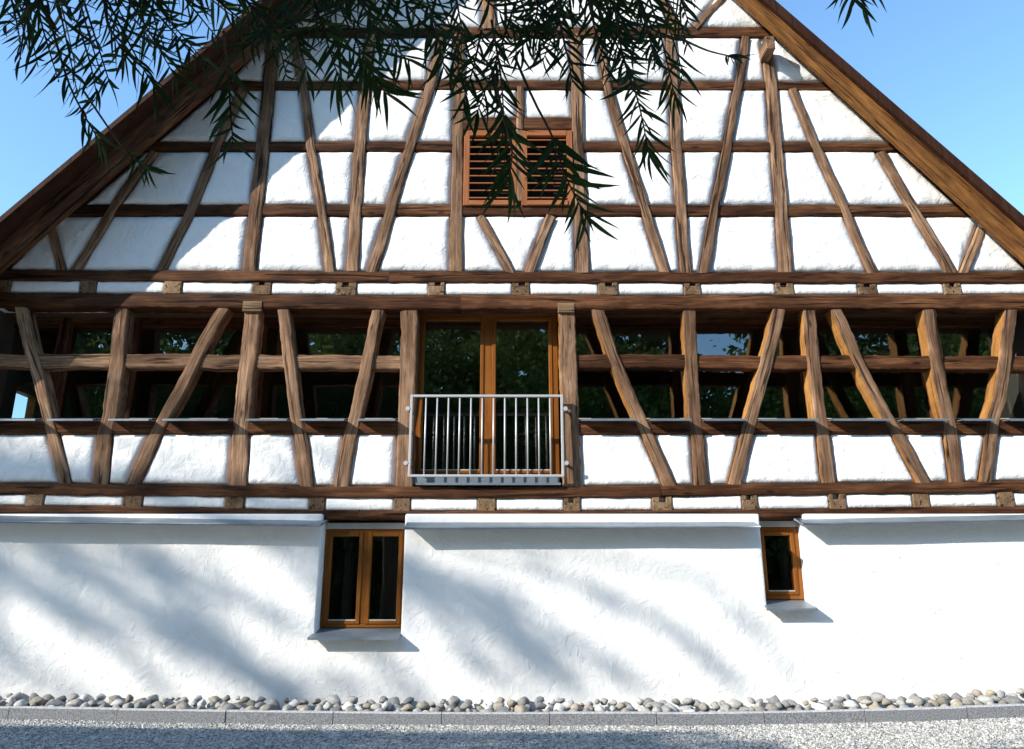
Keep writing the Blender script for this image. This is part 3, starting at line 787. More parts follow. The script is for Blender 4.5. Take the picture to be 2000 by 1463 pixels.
for i in range(12):
    x = lerp(W(830, 850, yr).x, W(1075, 850, yr).x, i/11)
    if bar0 is None:
        bm = MB(); bm.tube([(0, 0, zB+hw), (0, 0, zT-hw)], 0.0105, 8); o = bm.build('rail_bar', M['steel'], gr, True); bar0 = o.data
    else: o = link('rail_bar', bar0, None, gr)
    o.location = (x, yr+.018, 0)
for sx_, x in ((-1, xL), (1, xR)):
    for z in (zT-.17, zB+.16):
        m = MB(); xo = x+sx_*0.045
        m.tube([(xo, yr+.0, z), (xo, -0.02, z)], 0.020, 10); m.tube([(xo, yr-.012, z), (xo, yr+.004, z)], 0.030, 6)
        m.box((min(x, xo), yr+.01, z-.015), (max(x, xo), yr+.03, z+.015)); m.build('rail_bracket', M['steel'], gr)

# --- ground floor masonry
YW = -0.10
def zl(u, v, y): return W(u, v, y).z
wz_top = W(1000, 1008, 0).z+.02
lw = (W(624, 1100, YW).x, W(788, 1100, YW).x, W(700, 1242, YW).z)
rw = (W(1491, 1100, YW).x, W(1579, 1100, YW).x, W(1530, 1184, YW).z)
def masonry():
    bx = [-HALF-.08, lw[0], lw[1], rw[0], rw[1], HALF+.08]; bz = [-0.3, lw[2], rw[2], wz_top]
    def fill(br, st):
        out = []
        for a, b in zip(br, br[1:]):
            n = max(1, int((b-a)/st)); out += [lerp(a, b, i/n) for i in range(n)]
        return out+[br[-1]]
    xs, zs_ = fill(bx, .11), fill(bz, .11)
    def solid(x, z):
        if lw[0] < x < lw[1] and z > lw[2]: return False
        if rw[0] < x < rw[1] and z > rw[2]: return False
        return True
    V = []; Fc = []; idx = {}
    def vid(i, j, back):
        k = (i, j, back)
        if k not in idx:
            x, z = xs[i], zs_[j]
            d = min([abs(x-q) for q in (lw[0], lw[1], rw[0], rw[1])]) if z > min(lw[2], rw[2])-.02 else 1
            yy = 0.30 if back else YW+0.010*wob((x*.9, z*.9, 5))+0.005*wob((x*3, z*3, 8))
            idx[k] = len(V); V.append((x, yy, z))
        return idx[k]
    nx, nz_ = len(xs)-1, len(zs_)-1
    cell = [[solid((xs[i]+xs[i+1])/2, (zs_[j]+zs_[j+1])/2) for j in range(nz_)] for i in range(nx)]
    for i in range(nx):
        for j in range(nz_):
            if not cell[i][j]: continue
            Fc.append((vid(i, j, 0), vid(i+1, j, 0), vid(i+1, j+1, 0), vid(i, j+1, 0)))
            Fc.append((vid(i, j+1, 1), vid(i+1, j+1, 1), vid(i+1, j, 1), vid(i, j, 1)))
            for (di, dj, p, q) in ((-1, 0, (i, j+1), (i, j)), (1, 0, (i+1, j), (i+1, j+1)), (0, -1, (i, j), (i+1, j)), (0, 1, (i+1, j+1), (i, j+1))):
                a, b = i+di, j+dj
                if not (0 <= a < nx and 0 <= b < nz_) or not cell[a][b]:
                    Fc.append((vid(*q, 0), vid(*p, 0), vid(*p, 1), vid(*q, 1)))
    o = mesh('ground_floor_wall', V, Fc, M['render'], house, True)
    bv = o.modifiers.new('soft_arris', 'BEVEL'); bv.width = 0.022; bv.segments = 3; bv.limit_method = 'ANGLE'; bv.angle_limit = math.radians(50)
    return o
masonry()
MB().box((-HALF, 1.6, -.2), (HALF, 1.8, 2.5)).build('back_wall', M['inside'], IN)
# side walls of the ground floor, for views from beside
for s in (-1, 1):
    MB().box((s*HALF, .31, -.3), (s*(HALF+.06), 9, zf)).build('side_wall', M['render'], IN)

def ledge(pts):
    """folded zinc drip course: pts = [(u, v_top, v_nose)]"""
    m = MB(); k = None; rows = []
    for (u, vt, vn) in pts:
        x = W(u, vn, -.3).x; t = W(u, vt, -.01).z; n = W(u, vn, -.335).z
        prof = [(0.0, t)]
        for q in range(1, 6): prof.append((lerp(0, -.315, q/5), lerp(t, n+.024, q/5)-.006*math.sin(math.pi*q/5)))
        for q in range(7):
            an = math.pi/2+math.pi*1.25*q/6; prof.append((-.322+.016*math.cos(an), n+.008+.016*math.sin(an)))
        prof += [(-.29, n+.006), (0.0, t-.03)]
        k = len(prof); rows.append(len(m.v))
        for (y, z) in prof: m.v.append((x, y, z+0.003*wob((x*4, y*9, 2)))); m.g.append((x, y, z))
    for a, b in zip(rows, rows[1:]):
        for i in range(k): m.f.append((a+i, b+i, b+(i+1) % k, a+(i+1) % k))
    m.f.append(tuple(rows[0]+i for i in range(k))[::-1]); m.f.append(tuple(rows[-1]+i for i in range(k)))
    o = m.build('zinc_ledge', M['zinc'], house, True)
    return o
def dens(a, b, f, st=40):
    n = max(2, int((b-a)/st)); return [(lerp(a, b, i/n), *f(lerp(a, b, i/n))) for i in range(n+1)]
ledge(dens(-95, 628, lambda u: (lerp(1002, 1013, u/628), lerp(1020, 1027, u/628))))
ledge(dens(790, 1484, lambda u: (1015-.0*u, lerp(1033, 1030, (u-790)/694))))
ledge(dens(1568, 2095, lambda u: (lerp(1010, 1001, (u-1568)/432), lerp(1025, 1016, (u-1568)/432))))

def low_window(o, u0, u1, v0, v1, y, mids, fwid):
    x0, x1 = o[0]+.004, o[1]-.004; z0, z1 = W(1000, v1, y).z, W(1000, v0, y).z
    window_unit(x0, x1, z0, z1, y, fwid, name='casement_window', mids=mids)
    # roller box over the window, zinc sill below
    MB().box((x0, y-.01, z1), (x1, y+.12, z1+.075), .004).build('lintel_strip', M['blind'], house)
    zt = z0-.004
    m = MB(); a, b = o[0]-.05, o[1]+.002
    prof = [(y+.03, zt), (YW-.13, zt-.085), (YW-.145, zt-.092), (YW-.145, zt-.118), (YW-.13, zt-.118), (YW-.125, zt-.10), (y+.03, zt-.02)]
    n = len(m.v)
    for x in (a, b):
        for (yy, z) in prof:
            # the sill narrows to the reveal inside the wall
            xx = x if yy < YW-.004 else min(max(x, o[0]+.002), o[1]-.002)
            m.v.append((xx, yy, z)); m.g.append((x, yy, z))
    k = len(prof)
    for i in range(k): m.f.append((n+i, n+k+i, n+k+(i+1) % k, n+(i+1) % k))
    m.f.append(tuple(n+i for i in range(k))[::-1]); m.f.append(tuple(n+k+i for i in range(k)))
    m.build('window_sill', M['zinc'], house)
low_window(lw, 631, 788, 1033, 1226, 0.11, (W(711, 1130, .11).x,), 0.045)
low_window(rw, 1484, 1567, 1029, 1171, 0.14, (), 0.06)

# ------------------------------------------------------------------ ground
KY = -0.62
def rise(x):   # ground swells a little towards both ends
    return 0.010*max(0, -x-1.0)**1.15+0.0125*max(0, x-2.0)**1.45
def gz(x, y):
    f = 1.0 if y > -3 else max(0, 1-(-3-y)/6)
    return rise(max(-9, min(9, x)))*f+0.012*wob((x*.8, y*.8, 1))+0.006*wob((x*3, y*3, 2))
def ground():
    xs = np.concatenate([[-26, -18], np.arange(-11, 11.01, .2), [18, 26]])
    ys = np.concatenate([[-22, -17, -14, -11, -9, -7], np.arange(-6, -0.49, .16), [0, 14]])
    V = []; Fc = []
    for y in ys:
        for x in xs: V.append((x, y, gz(x, y) if abs(x) < 12 and y > -12 and y < .3 else -.02))
    n = len(xs)
    for j in range(len(ys)-1):
        for i in range(n-1): Fc.append((j*n+i, j*n+i+1, (j+1)*n+i+1, (j+1)*n+i))
    return tag(mesh('gravel_yard', V, Fc, M['gravel'], None, True), kind='structure')
ground()
V = [(-900, -900, -.06), (900, -900, -.06), (900, 900, -.06), (-900, 900, -.06)]
tag(mesh('meadow', V, [(0, 1, 2, 3)], M['grass']), kind='structure')

# kerb stones
kerb = empty('kerb'); tag(kerb, kind='structure')
joints = [-7.6, -6.2]
joints = sorted([W(u, 1400, KY).x for u in (-620, -410, -200, 15, 228, 440, 650, 862, 1073, 1282, 1492, 1690, 1890, 2100, 2310, 2520)])
for a, b in zip(joints, joints[1:]):
    m = MB(); n = 8; rows = []; dy = random.uniform(-.006, .006); dz = random.uniform(-.003, .003)
    for i in range(n+1):
        x = lerp(a+.004, b-.004, i/n); z = rise(x)+.132+dz+.002*wob((x*7, 1, 1))
        e = 0.004*wob((x*9, 3, 1))
        prof = [(KY+dy+e, -.2), (KY+dy+e, z-.012), (KY+dy+.012, z), (KY+dy+.07, z+.001), (KY+dy+.08, z-.01), (KY+dy+.08, -.2)]
        rows.append(len(m.v))
        for (y, zz) in prof: m.v.append((x, y, zz)); m.g.append((x, y, zz))
    for p, q in zip(rows, rows[1:]):
        for i in range(6): m.f.append((p+i, q+i, q+(i+1) % 6, p+(i+1) % 6))
    m.f.append(tuple(rows[0]+i for i in range(6))[::-1]); m.f.append(tuple(rows[-1]+i for i in range(6)))
    o = m.build('kerb_stone', M['kerb'], kerb); o.data.materials.append(M['kerb_worn'])
    for p in o.data.polygons:
        if p.index < 6*n and p.index % 6 in (1, 2): p.material_index = 1

# river stones between kerb and wall
strip = empty('river_stone_strip'); tag(strip, kind='structure')
V = []; Fc = []
xs = np.linspace(-HALF-.4, HALF+.4, 60)
for x in xs:
    for y in (KY+.07, -.05): V.append((x, y, rise(x)+.07))
for i in range(59): Fc.append((i*2, i*2+2, i*2+3, i*2+1))
mesh('soil_bed', V, Fc, M['soil'], strip)
def ico(sub):
    import bmesh
    bm = bmesh.new(); bmesh.ops.create_icosphere(bm, subdivisions=sub, radius=1.0)
    v = np.array([x.co[:] for x in bm.verts]); f = np.array([[q.index for q in p.verts] for p in bm.faces]); bm.free(); return v, f
iv, if_ = ico(2)
stones = []
for k in range(9):
    sd = k*13.7; c = []
    for v in iv:
        p = Vector(v); r = 1+.36*mnoise.noise(p*1.1+Vector((sd, 0, 0)))+.16*mnoise.noise(p*2.6+Vector((0, sd, 0)))
        q = p*r
        for ax in ((.8, .3, .5), (-.4, .8, .4), (.1, -.6, .8), (-.7, -.5, .5)):   # worn flats
            a = Vector(ax).normalized(); a.rotate(Matrix.Rotation(sd, 3, 'Z').to_quaternion()); d = q.dot(a)
            if d > .62: q -= a*(d-.62)*.92
        c.append(q)
    me = bpy.data.meshes.new('stone'); me.from_pydata(c, [], [tuple(int(i) for i in f) for f in if_]); me.update()
    me.materials.append(M['stone']); me.polygons.foreach_set('use_smooth', [True]*len(me.polygons)); stones.append(me)
def put_stone(x, y, z, r, fl):
    o = link('stone', random.choice(stones), None, strip)
    o.scale = (r*random.uniform(.9, 1.45), r*random.uniform(.75, 1.1), r*fl)
    o.rotation_euler = (random.uniform(-.35, .35), random.uniform(-.4, .4), random.uniform(0, 6.28)); o.location = (x, y, z)
cnt = 0
for (yrow, r0, r1, zz, st) in ((-.480, .050, .098, .128, .150), (-.345, .054, .106, .155, .142), (-.20, .045, .090, .190, .145)):
    x = -HALF-.1
    while x < HALF+.1:
        r = random.uniform(r0, r1)*.93
        if random.random() < .18: r *= .65
        put_stone(x, yrow+random.uniform(-.03, .03), rise(x)+zz+random.uniform(-.035, .02), r, random.uniform(.55, .9)); cnt += 1
        x += st*r/((r0+r1)/2)*random.uniform(.85, 1.25)

# loose gravel: real stones on the visible strip of the yard
gv, gf = ico(1)
NG = 85000
gx = rng.uniform(-8.2, 8.2, NG); gy = KY-.01-rng.random(NG)**1.15*2.1
gr_ = rng.uniform(.005, .0115, NG)*np.where(rng.random(NG) < .06, 1.5, 1.0)
gzv = np.array([gz(float(a), float(b)) for a, b in zip(gx, gy)])
ang = rng.uniform(0, 6.28, NG); ca, sa = np.cos(ang), np.sin(ang)
base = np.repeat(gv[None], NG, 0)*(1+rng.uniform(-.28, .28, (NG, len(gv), 1)))
base *= (gr_[:, None]*np.stack([rng.uniform(.9, 1.5, NG), rng.uniform(.8, 1.1, NG), rng.uniform(.55, .9, NG)], 1).T[:, :, None].transpose(1, 2, 0).reshape(NG, 1, 3)[:, :, 0].reshape(NG, 1))[:, :, None] if False else (gr_[:, None, None]*np.stack([rng.uniform(.9, 1.5, NG), rng.uniform(.8, 1.1, NG), rng.uniform(.55, .9, NG)], 1)[:, None, :])
X = base[:, :, 0]*ca[:, None]-base[:, :, 1]*sa[:, None]+gx[:, None]
Y = base[:, :, 0]*sa[:, None]+base[:, :, 1]*ca[:, None]+gy[:, None]
Z = base[:, :, 2]+gzv[:, None]+gr_[:, None]*.25
GV = np.stack([X, Y, Z], 2).reshape(-1, 3); GF = (gf[None]+(np.arange(NG)*len(gv))[:, None, None]).reshape(-1, 3)
tag(np_mesh('loose_gravel', GV, GF, M['gravel'], None, False), 'pale grey loose gravel covering the yard before the kerb', 'gravel', kind='stuff')

# ------------------------------------------------------------------ trees
def cards(C, D, L, Wd, rg):
    """leaf quads: centres C (n,3), directions D (n,3), lengths and widths"""
    n = len(C); R = rg.normal(size=(n, 3)); S = np.cross(D, R); S /= np.linalg.norm(S, axis=1)[:, None]+1e-9
    a = C-D*(L/2)[:, None]; b = C+D*(L/2)[:, None]; w = S*(Wd/2)[:, None]
    V = np.stack([a, C+w, b, C-w], 1).reshape(-1, 3)
    T = np.arange(n*4).reshape(n, 4); return V, T

def spruce_data(h, r, n, seed, dens_=1.0):
    rg = np.random.default_rng(seed); C = []; D = []
    lev = int(h*2.2)
    for i in range(lev):
        t = (i+rg.random())/lev; z = h*(0.06+0.93*t); R = r*(1-t)**.85*rg.uniform(.8, 1.15)+.15
        nb = max(4, int(9*(1-t)+4))
        for k in range(nb):
            an = rg.uniform(0, 6.28); m = max(6, int(n*R/r))
            s = np.sqrt(rg.random(m)); dr = -.30*R*s**1.6
            p = np.stack([np.cos(an)*R*s, np.sin(an)*R*s, z+dr], 1)+rg.normal(size=(m, 3))*np.array([.16, .16, .12])*(0.4+R*.25)
            C.append(p); d = np.stack([np.full(m, np.cos(an)), np.full(m, np.sin(an)), np.full(m, -.7)], 1)+rg.normal(size=(m, 3))*.5
            D.append(d/np.linalg.norm(d, axis=1)[:, None])
    C = np.concatenate(C); D = np.concatenate(D); k = len(C)
    return cards(C, D, rg.uniform(.32, .65, k), rg.uniform(.14, .28, k), rg)
def broad_data(h, r, n, seed):
    rg = np.random.default_rng(seed); cl = []; nb = 70
    for i in range(nb):
        a = rg.uniform(0, 6.28); t = rg.random(); rr = r*math.sin(math.pi*min(.97, .18+.8*t))**.6*rg.uniform(.5, 1.0)
        cl.append((math.cos(a)*rr, math.sin(a)*rr, h*(.28+.70*t)))
    cl = np.array(cl); idx = rg.integers(0, nb, n)
    C = cl[idx]+rg.normal(size=(n, 3))*np.array([.55, .55, .42])*r*.22
    D = rg.normal(size=(n, 3)); D /= np.linalg.norm(D, axis=1)[:, None]
    return cards(C, D, rg.uniform(.16, .32, n), rg.uniform(.10, .2, n), rg)
def forest():
    Vs = []; Ts = []; n0 = 0; rg = np.random.default_rng(8)
    sv, st = spruce_data(16, 3.6, 30, 5); bv, bt = broad_data(11, 4.2, 9000, 17); bv2, bt2 = broad_data(12, 4.6, 9000, 23)
    trunks = MB(); spots = []
    for (y, x0, x1, dx, kinds, s0, s1) in ((-25, -22, 32, 3.8, 'b', 1.0, 1.3), (-31, -40, 46, 4.4, 'sb', .95, 1.2), (-38, -50, 60, 3.4, 's', 1.35, 1.65), (-46, -60, 70, 3.6, 's', 1.6, 1.9)):
        x = x0
        while x < x1:
            spots.append((x+rg.uniform(-1, 1), y+rg.uniform(-1.5, 1.5), kinds[rg.integers(len(kinds))], rg.uniform(s0, s1))); x += dx
    for (x, y, k, s_) in spots:
        # a gap in the wood to the right lets the sky into the glazing
        if .25 < x/(9.8-y) < .345: s_ *= .55
        V, T = (sv, st) if k == 's' else ((bv, bt) if rg.random() < .5 else (bv2, bt2))
        a = rg.uniform(0, 6.28); c, sn = math.cos(a), math.sin(a)
        Q = np.stack([V[:, 0]*c-V[:, 1]*sn, V[:, 0]*sn+V[:, 1]*c, V[:, 2]], 1)*s_+np.array([x, y, 0])
        Vs.append(Q); Ts.append((T+n0, k)); n0 += len(Q)
        trunks.tube([(x, y, -.3), (x, y, 8*s_)], [.22*s_, .1*s_], 6)
    allV = np.concatenate(Vs)
    o = np_mesh('woodland', allV, np.concatenate([t for t, k in Ts]), None)
    o.data.materials.append(M['spruce']); o.data.materials.append(M['broad'])
    o.data.polygons.foreach_set('material_index', np.concatenate([np.full(len(t), 0 if k == 's' else 1, dtype=np.int32) for t, k in Ts]))
    tag(o, 'dark wood edge behind the viewer, mirrored in the window glass', 'woodland', kind='stuff')
    trunks.build('trunks', M['bark'], o)['kind'] = 'stuff'
forest()

# tall drooping tree up-sun: its long boughs throw the soft streaks on the wall
def tall_tree():
    root = empty('weeping_cedar', (-31.5, -14, 0)); o = Vector((-31.5, -14, 0))
    tag(root, 'tall weeping cedar left of the yard whose boughs shade the lower wall', 'cedar')
    MB().tube([(0, 0, -.3), (.1, 0, 8), (0, .1, 16), (0, 0, 27)], [.55, .45, .3, .06], 12).build('trunk', M['bark'], root, True)
    T = 14.0
    streaks = [  # polyline on the wall in photo pixels, half width (m), density
        ([(40, 1040), (200, 1140), (330, 1220), (450, 1290), (600, 1375)], .17, 1.15),
        ([(240, 1050), (330, 1140), (400, 1230), (500, 1320), (570, 1375)], .17, 1.1),
        ([(-40, 1105), (80, 1160), (165, 1222)], .13, .9),
        ([(150, 1185), (250, 1275), (330, 1360)], .12, .7),
        ([(255, 1062), (330, 1105), (400, 1170)], .10, .6),
        ([(-60, 1240), (60, 1300), (200, 1375)], .25, .35),
        ([(520, 1060), (580, 1110), (650, 1160)], .15, .35),
        ([(760, 1070), (880, 1150), (1000, 1230), (1130, 1350)], .16, 1.0),
        ([(770, 1100), (860, 1200), (920, 1280), (990, 1350)], .14, .75),
        ([(900, 1130), (1060, 1210), (1180, 1290), (1270, 1360)], .13, .5),
        ([(1080, 1110), (1220, 1180), (1350, 1260), (1450, 1350)], .14, .36),
        ([(1380, 1130), (1470, 1220), (1560, 1330)], .14, .16),
        ([(500, 1330), (700, 1330), (850, 1375)], .2, .3), ([(-60, 1060), (200, 1150), (420, 1270), (600, 1390)], .5, .12), ([(180, 1050), (420, 1130), (560, 1240)], .4, .18),
        ([(820, 1130), (960, 1230), (1080, 1360)], .35, .25),
        ([(20, 850), (70, 890), (120, 930)], .10, .35), ([(490, 865), (540, 910), (570, 945)], .10, .45), ([(600, 860), (640, 900), (680, 940)], .08, .35),
        ([(640, 1240), (760, 1300), (860, 1370)], .12, .35), ([(600, 985), (690, 1060), (800, 1150)], .26, .75), ([(640, 1090), (700, 1150), (780, 1230)], .2, .5),
    ]
    rg = np.random.default_rng(3); CV = []; CT = []; n0 = 0; b = MB()
    for (pl, hwid, dn) in streaks:
        hwid *= .85; dn *= .95
        pts = [W(u, v, YW)+Vector((-SX*T, -T, SZ*T))-o for (u, v) in pl]
        st = Vector((0, 0, max(p.z for p in pts)+1.2)); full = [st, st.lerp(pts[0], .5)+Vector((0, 0, .5))]+pts
        b.tube(full, [.07, .05]+[.03]*(len(pts)-1)+[.008], 6)
        P = np.array([tuple(p) for p in pts]); seg = np.linalg.norm(np.diff(P, axis=0), axis=1); tot = seg.sum()
        n = int(tot*hwid*2*dn/.0042); s = rg.random(n)*tot; cum = np.concatenate([[0], np.cumsum(seg)])
        C = np.stack([np.interp(s, cum, P[:, k]) for k in range(3)], 1)
        tap = np.clip(1.15-.6*s/tot, .3, 1)
        C = C+rg.normal(size=(n, 3))*hwid*.75*tap[:, None]+np.array([1.3, 1, -1])*rg.normal(size=(n, 1))*.3
        d = np.array([.6, .2, -.7])+rg.normal(size=(n, 3))*.5; d /= np.linalg.norm(d, axis=1)[:, None]
        V, T_ = cards(C, d, rg.uniform(.2, .36, n), rg.uniform(.05, .09, n), rg)
        CV.append(V); CT.append(T_+n0); n0 += len(V)
    # the remaining crown round the trunk, west of the house
    n = 9000; z = rg.uniform(9, 27, n); an = rg.uniform(0, 6.28, n); rr = np.sqrt(rg.random(n))*(28-z)*.14+.2
    C = np.stack([np.cos(an)*rr-.3, np.sin(an)*rr, z], 1); d = rg.normal(size=(n, 3))*.5+np.array([0, 0, -1]); d /= np.linalg.norm(d, axis=1)[:, None]
    V, T_ = cards(C, d, rg.uniform(.3, .6, n), rg.uniform(.08, .16, n), rg); CV.append(V); CT.append(T_+n0)
    b.build('boughs', M['bark'], root, True)
    np_mesh('foliage', np.concatenate(CV), np.concatenate(CT), M['spruce'], root)
tall_tree()

# ---- the tree over the viewer: hanging twigs with narrow leaves in front of the gable
nt_root = empty('narrow_leaved_tree', (-3.4, -11.6, 0)); NO = Vector(nt_root.location)
tag(nt_root, 'dark narrow-leaved tree hanging its leafy twigs across the top of the gable', 'tree')
t = MB()
t.tube([(0, 0, -.2), (.1, .1, 1.6), (.05, .4, 3.2), (.4, .9, 5.0), (.8, 1.2, 7.0)], [.26, .21, .18, .14, .08], 12)
t.build('trunk', M['bark'], nt_root, True)
limbs = MB()
def limb(*p, r=(.07, .05, .02)): limbs.tube([Vector(q)-NO for q in p], list(r), 8)
limb((-3.3, -11.1, 3.4), (-2.9, -8.8, 4.6), (-2.0, -6.9, 4.75)); limb((-3.0, -10.7, 4.6), (-.9, -8.4, 5.1), (.3, -6.8, 4.85))
limb((-3.0, -10.7, 4.8), (.5, -8.8, 5.3), (2.2, -6.9, 5.2)); limb((-3.2, -11.0, 4.0), (-6.0, -9.0, 5.4), (-8.5, -7.9, 6.2))
limbs.build('limb', M['bark'], nt_root, True)

# leaf meshes: sabre-shaped blades, length 1 along +X
leafm = []
for k in range(6):
    cur = (-.16, -.08, .05, .12, .2, -.22)[k]; tw = random.uniform(-.5, .5); V = []; Fc = []; n = 6
    wd = random.uniform(.042, .053)
    for i in range(n+1):
        s = i/n; w = wd*math.sin(math.pi*min(1, (s*.94+.05))**.75)**.85
        y = cur*s*s; z = -.10*s*s; a = tw*s
        V += [(s, y+w*math.cos(a), z+w*math.sin(a)*.6), (s, y, z-.010*math.sin(math.pi*s)), (s, y-w*math.cos(a), z-w*math.sin(a)*.6)]
    for i in range(n):
        for j in range(2): q = i*3+j; Fc.append((q, q+3, q+4, q+1))
    me = bpy.data.meshes.new('leaf'); me.from_pydata(V, [], Fc); me.update(); me.materials.append(M['leaf'])
    me.polygons.foreach_set('use_smooth', [True]*len(me.polygons)); leafm.append((me, np.array(V), np.array(Fc)))

TW = [  # (points px, depth y, leaves, leaf px, first fraction with leaves)
 ([(15, -30), (30, 30), (42, 95)], -6.9, 12, 62, 0), ([(60, -40), (85, 60), (112, 150)], -6.8, 20, 66, 0), ([(105, -40), (130, 80), (150, 175)], -6.6, 20, 66, 0),
 ([(90, 10), (130, 150), (165, 225), (200, 285)], -7.0, 26, 58, .2), ([(150, -40), (185, 70), (215, 165)], -6.9, 22, 66, 0), ([(190, -40), (255, 90), (305, 175)], -6.7, 24, 62, 0),
 ([(225, -40), (290, 60), (342, 150)], -7.0, 24, 60, 0), ([(265, -40), (330, 40), (395, 115)], -6.8, 22, 62, .1), ([(330, -40), (380, 20), (425, 75)], -6.9, 16, 58, 0),
 ([(375, -40), (460, 30), (540, 95)], -6.7, 22, 62, .05), ([(440, -40), (490, 10), (525, 70)], -7.0, 16, 62, 0), ([(520, 30), (545, 90), (560, 150)], -6.8, 12, 66, 0),
 ([(55, 10), (45, 70), (38, 120)], -7.05, 10, 58, 0), ([(150, 40), (175, 120), (190, 190)], -6.6, 16, 66, .1), ([(120, -30), (60, 20), (10, 50)], -6.7, 14, 60, 0),
 ([(437, 60), (447, 170), (455, 280)], -7.1, 18, 82, .3), ([(165, 180), (240, 288), (290, 332)], -6.5, 13, 48, .55), ([(0, -60), (60, -10), (160, 20)], -6.9, 16, 60, 0),
 ([(200, -40), (210, 40), (245, 110)], -7.0, 18, 60, 0), ([(300, -40), (300, 30), (320, 90)], -6.7, 16, 60, 0),
 ([(560, -40), (575, 50), (600, 140)], -6.9, 20, 68, 0), ([(600, -40), (635, 70), (665, 165)], -7.0, 24, 70, 0), ([(640, -40), (690, 70), (738, 160)], -6.8, 26, 70, 0),
 ([(690, -40), (730, 50), (800, 120)], -7.0, 24, 68, 0), ([(735, -40), (755, 30), (770, 85)], -6.7, 16, 66, 0), ([(755, -40), (820, 40), (870, 95), (905, 155)], -6.8, 28, 68, 0),
 ([(820, -40), (850, 50), (868, 135)], -7.0, 20, 64, 0), ([(880, -40), (895, 20), (905, 75)], -6.9, 14, 60, 0), ([(610, 20), (700, 110), (755, 185)], -6.6, 24, 72, .2),
 ([(560, 10), (520, 60), (470, 100)], -6.9, 16, 58, 0), ([(700, -40), (660, 20), (600, 60)], -6.9, 16, 64, 0),
 ([(960, 40), (978, 150), (985, 250)], -7.0, 30, 64, .1), ([(1005, 10), (965, 130), (930, 225)], -6.9, 28, 64, .1),
 ([(1005, 110), (1042, 195), (1078, 265), (1105, 345), (1145, 425)], -7.1, 30, 84, .5), ([(960, 130), (985, 235), (1000, 300), (992, 355)], -7.05, 26, 80, .3),
 ([(1075, -40), (1100, 70), (1118, 160)], -6.8, 24, 62, 0), ([(1140, -40), (1160, 50), (1182, 130)], -6.9, 22, 62, 0), ([(1195, -40), (1212, 90), (1247, 200), (1268, 305)], -7.0, 46, 66, 0),
 ([(1180, 40), (1215, 110), (1235, 175)], -6.7, 20, 66, 0), ([(1255, -40), (1285, 50), (1305, 130), (1318, 190)], -6.8, 26, 62, 0), ([(1310, -40), (1330, 0), (1345, 45)], -7.0, 12, 58, 0),
 ([(1230, -40), (1265, 60), (1280, 130)], -7.0, 26, 64, 0), ([(1320, 70), (1380, 98), (1437, 112)], -6.9, 9, 48, .78), ([(1055, -40), (1045, 40), (1010, 110)], -6.9, 22, 60, 0),
 ([(1000, -40), (1030, 30), (1060, 90)], -6.8, 22, 62, 0), ([(910, -40), (960, 10), (1025, 55)], -7.0, 20, 60, 0), ([(1120, -40), (1090, 40), (1060, 120)], -6.7, 20, 62, 0),
 ([(1150, -40), (1205, 20), (1240, 90)], -6.7, 24, 62, 0), ([(1640, -110), (1652, -45), (1665, 0)], -6.9, 8, 72, .4), ([(1690, -110), (1688, -50), (1684, 0)], -6.8, 8, 80, .4),
 ([(940, 60), (925, 130), (905, 200)], -6.9, 18, 60, 0), ([(1300, 0), (1330, 50), (1342, 90)], -6.8, 10, 50, 0),
]
rj = random.Random(5)
for (pl, yd, nl, lp, f0) in list(TW):          # second, looser layer of twigs behind the first
    if pl[-1][1] < 200 and pl[0][1] < 0 and len(pl) > 2:
        dx, dv, k = rj.uniform(-34, 34), rj.uniform(-50, -5), rj.uniform(.75, 1.0)
        TW.append(([(u+dx*(i/len(pl)+.5), lerp(pl[0][1], v, k)+dv*.4+rj.uniform(-6, 6)) for i, (u, v) in enumerate(pl)], yd+.22, int(nl*.40), lp*.95, f0))
fwdv = Vector((0, cp, sp)); upv = Vector((0, -sp, cp)); rightv = Vector((1, 0, 0))
alll = []; rl = random.Random(11)
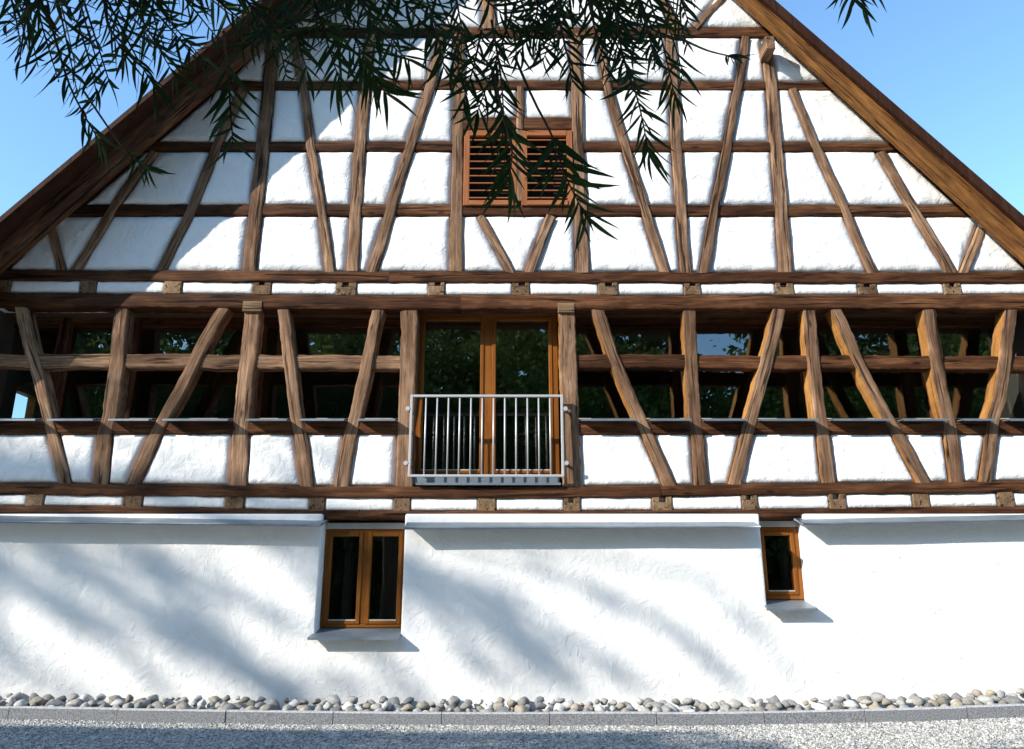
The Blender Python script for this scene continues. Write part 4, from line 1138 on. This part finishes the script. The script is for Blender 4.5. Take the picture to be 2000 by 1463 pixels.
for (pl, yd, nl, lp, f0) in TW:
    pts = [W(u, v, yd+.25*wob((i*.7, pl[0][0]*.01, 0)))-NO for i, (u, v) in enumerate(pl)]
    # resample smoothly
    sm = []; nseg = 10
    for i in range(nseg+1):
        t_ = i/nseg*(len(pts)-1); k = min(int(t_), len(pts)-2); fr = t_-k
        p0, p1, p2, p3 = pts[max(k-1, 0)], pts[k], pts[k+1], pts[min(k+2, len(pts)-1)]
        sm.append(0.5*((2*p1)+(p2-p0)*fr+(2*p0-5*p1+4*p2-p3)*fr*fr+(3*p1-p0-3*p2+p3)*fr**3))
    m = MB(); m.tube(sm, [lerp(.0065, .0022, i/nseg) for i in range(nseg+1)], 5)
    tw_o = m.build('twig', M['bark'], nt_root, True)
    nl = int(nl*(1.0 if lp > 75 else 1.25))
    for j in range(nl):
        f = f0+(1-f0)*(j+rl.random()*.8)/nl; t_ = min(f, .999)*nseg; k = int(t_); p = sm[k].lerp(sm[k+1], t_-k)
        d = (sm[k+1]-sm[k]).normalized(); side = 1 if j % 2 else -1
        an = side*rl.uniform(.5, 1.3)*(1-.55*max(0, f-.8)/.2)
        # leaves fan out in the spray's plane and hang a little
        nrm = (fwdv+upv*rl.uniform(-.3, .3)+rightv*rl.uniform(-.3, .3)).normalized()
        ld = (Matrix.Rotation(an, 3, nrm) @ d)+Vector((0, 0, -rl.uniform(.05, .60)))+fwdv*rl.uniform(-.3, .3)
        ld.normalize()
        yy = nrm.cross(ld).normalized(); zz = ld.cross(yy).normalized()
        roll = rl.uniform(-.9, .9); yy, zz = yy*math.cos(roll)+zz*math.sin(roll), zz*math.cos(roll)-yy*math.sin(roll)
        s = lp*rl.uniform(.8, 1.3)*(p+NO-Vector((0, -DIST, EYE))).dot(fwdv)/F
        mt = Matrix(((ld.x, yy.x, zz.x), (ld.y, yy.y, zz.y), (ld.z, yy.z, zz.z)))
        ori = p+NO
        alll.append((s, mt, p, rl.randrange(6), tw_o))
order = sorted(range(len(alll)), key=lambda i: -alll[i][0]); big = set(order[:300])
LV = []; LF = []; n0 = 0
for i, (s, mt, p, k, tw_o) in enumerate(alll):
    if i in big:
        o = link('leaf', leafm[k][0], None, tw_o); o.matrix_local = Matrix.Translation(p) @ (mt*s).to_4x4()
    else:
        V = leafm[k][1] @ (np.array(mt).T*s)+np.array(p); LV.append(V); LF.append(leafm[k][2]+n0); n0 += len(V)
o = np_mesh('leaves', np.concatenate(LV), np.concatenate(LF), M['leaf'], nt_root, True); o['kind'] = 'stuff'

# crown overhead: keeps the hanging twigs in shade; laid out along the sun's direction
rg = np.random.default_rng(21)
def crown_block(gx0, gx1, gy0, gy1, z0, z1, n, L0, L1):
    gx = rg.uniform(gx0, gx1, n); gy = rg.uniform(gy0, gy1, n); z = rg.uniform(z0, z1, n)
    P = np.stack([gx-SX*z, gy-z, z], 1)
    lim = EYE+.93*np.maximum(P[:, 1]+DIST, 0)+.35          # stay above the picture's upper edge
    P = P[(z > lim)]; n = len(P)
    d = rg.normal(size=(n, 3))*.6+np.array([.2, .1, -.6]); d /= np.linalg.norm(d, axis=1)[:, None]
    return cards(P-np.array(NO), d, rg.uniform(L0, L1, n), rg.uniform(.02, .038, n), rg)
blocks = [crown_block(.6, 8.2, -4.9, -2.15, 3.6, 7.5, 60000, .14, .22),
          crown_block(-11, -1.5, -2.3, -.98, 5.2, 7.9, 22000, .14, .24),
          crown_block(-3.0, 1.5, -2.2, -1.15, 5.2, 7.8, 4200, .14, .22),
          crown_block(-9, 2.2, -1.45, -1.0, 5.4, 8.2, 3200, .14, .2), crown_block(0.2, 2.6, -2.2, -1.5, 5.0, 7.8, 1300, .14, .2)]
Vs = []; Ts = []; n0 = 0
for V, T_ in blocks: Vs.append(V); Ts.append(T_+n0); n0 += len(V)
o = np_mesh('crown', np.concatenate(Vs), np.concatenate(Ts), M['leaf'], nt_root); o['kind'] = 'stuff'
print('stones', cnt, 'leaves', len(alll))
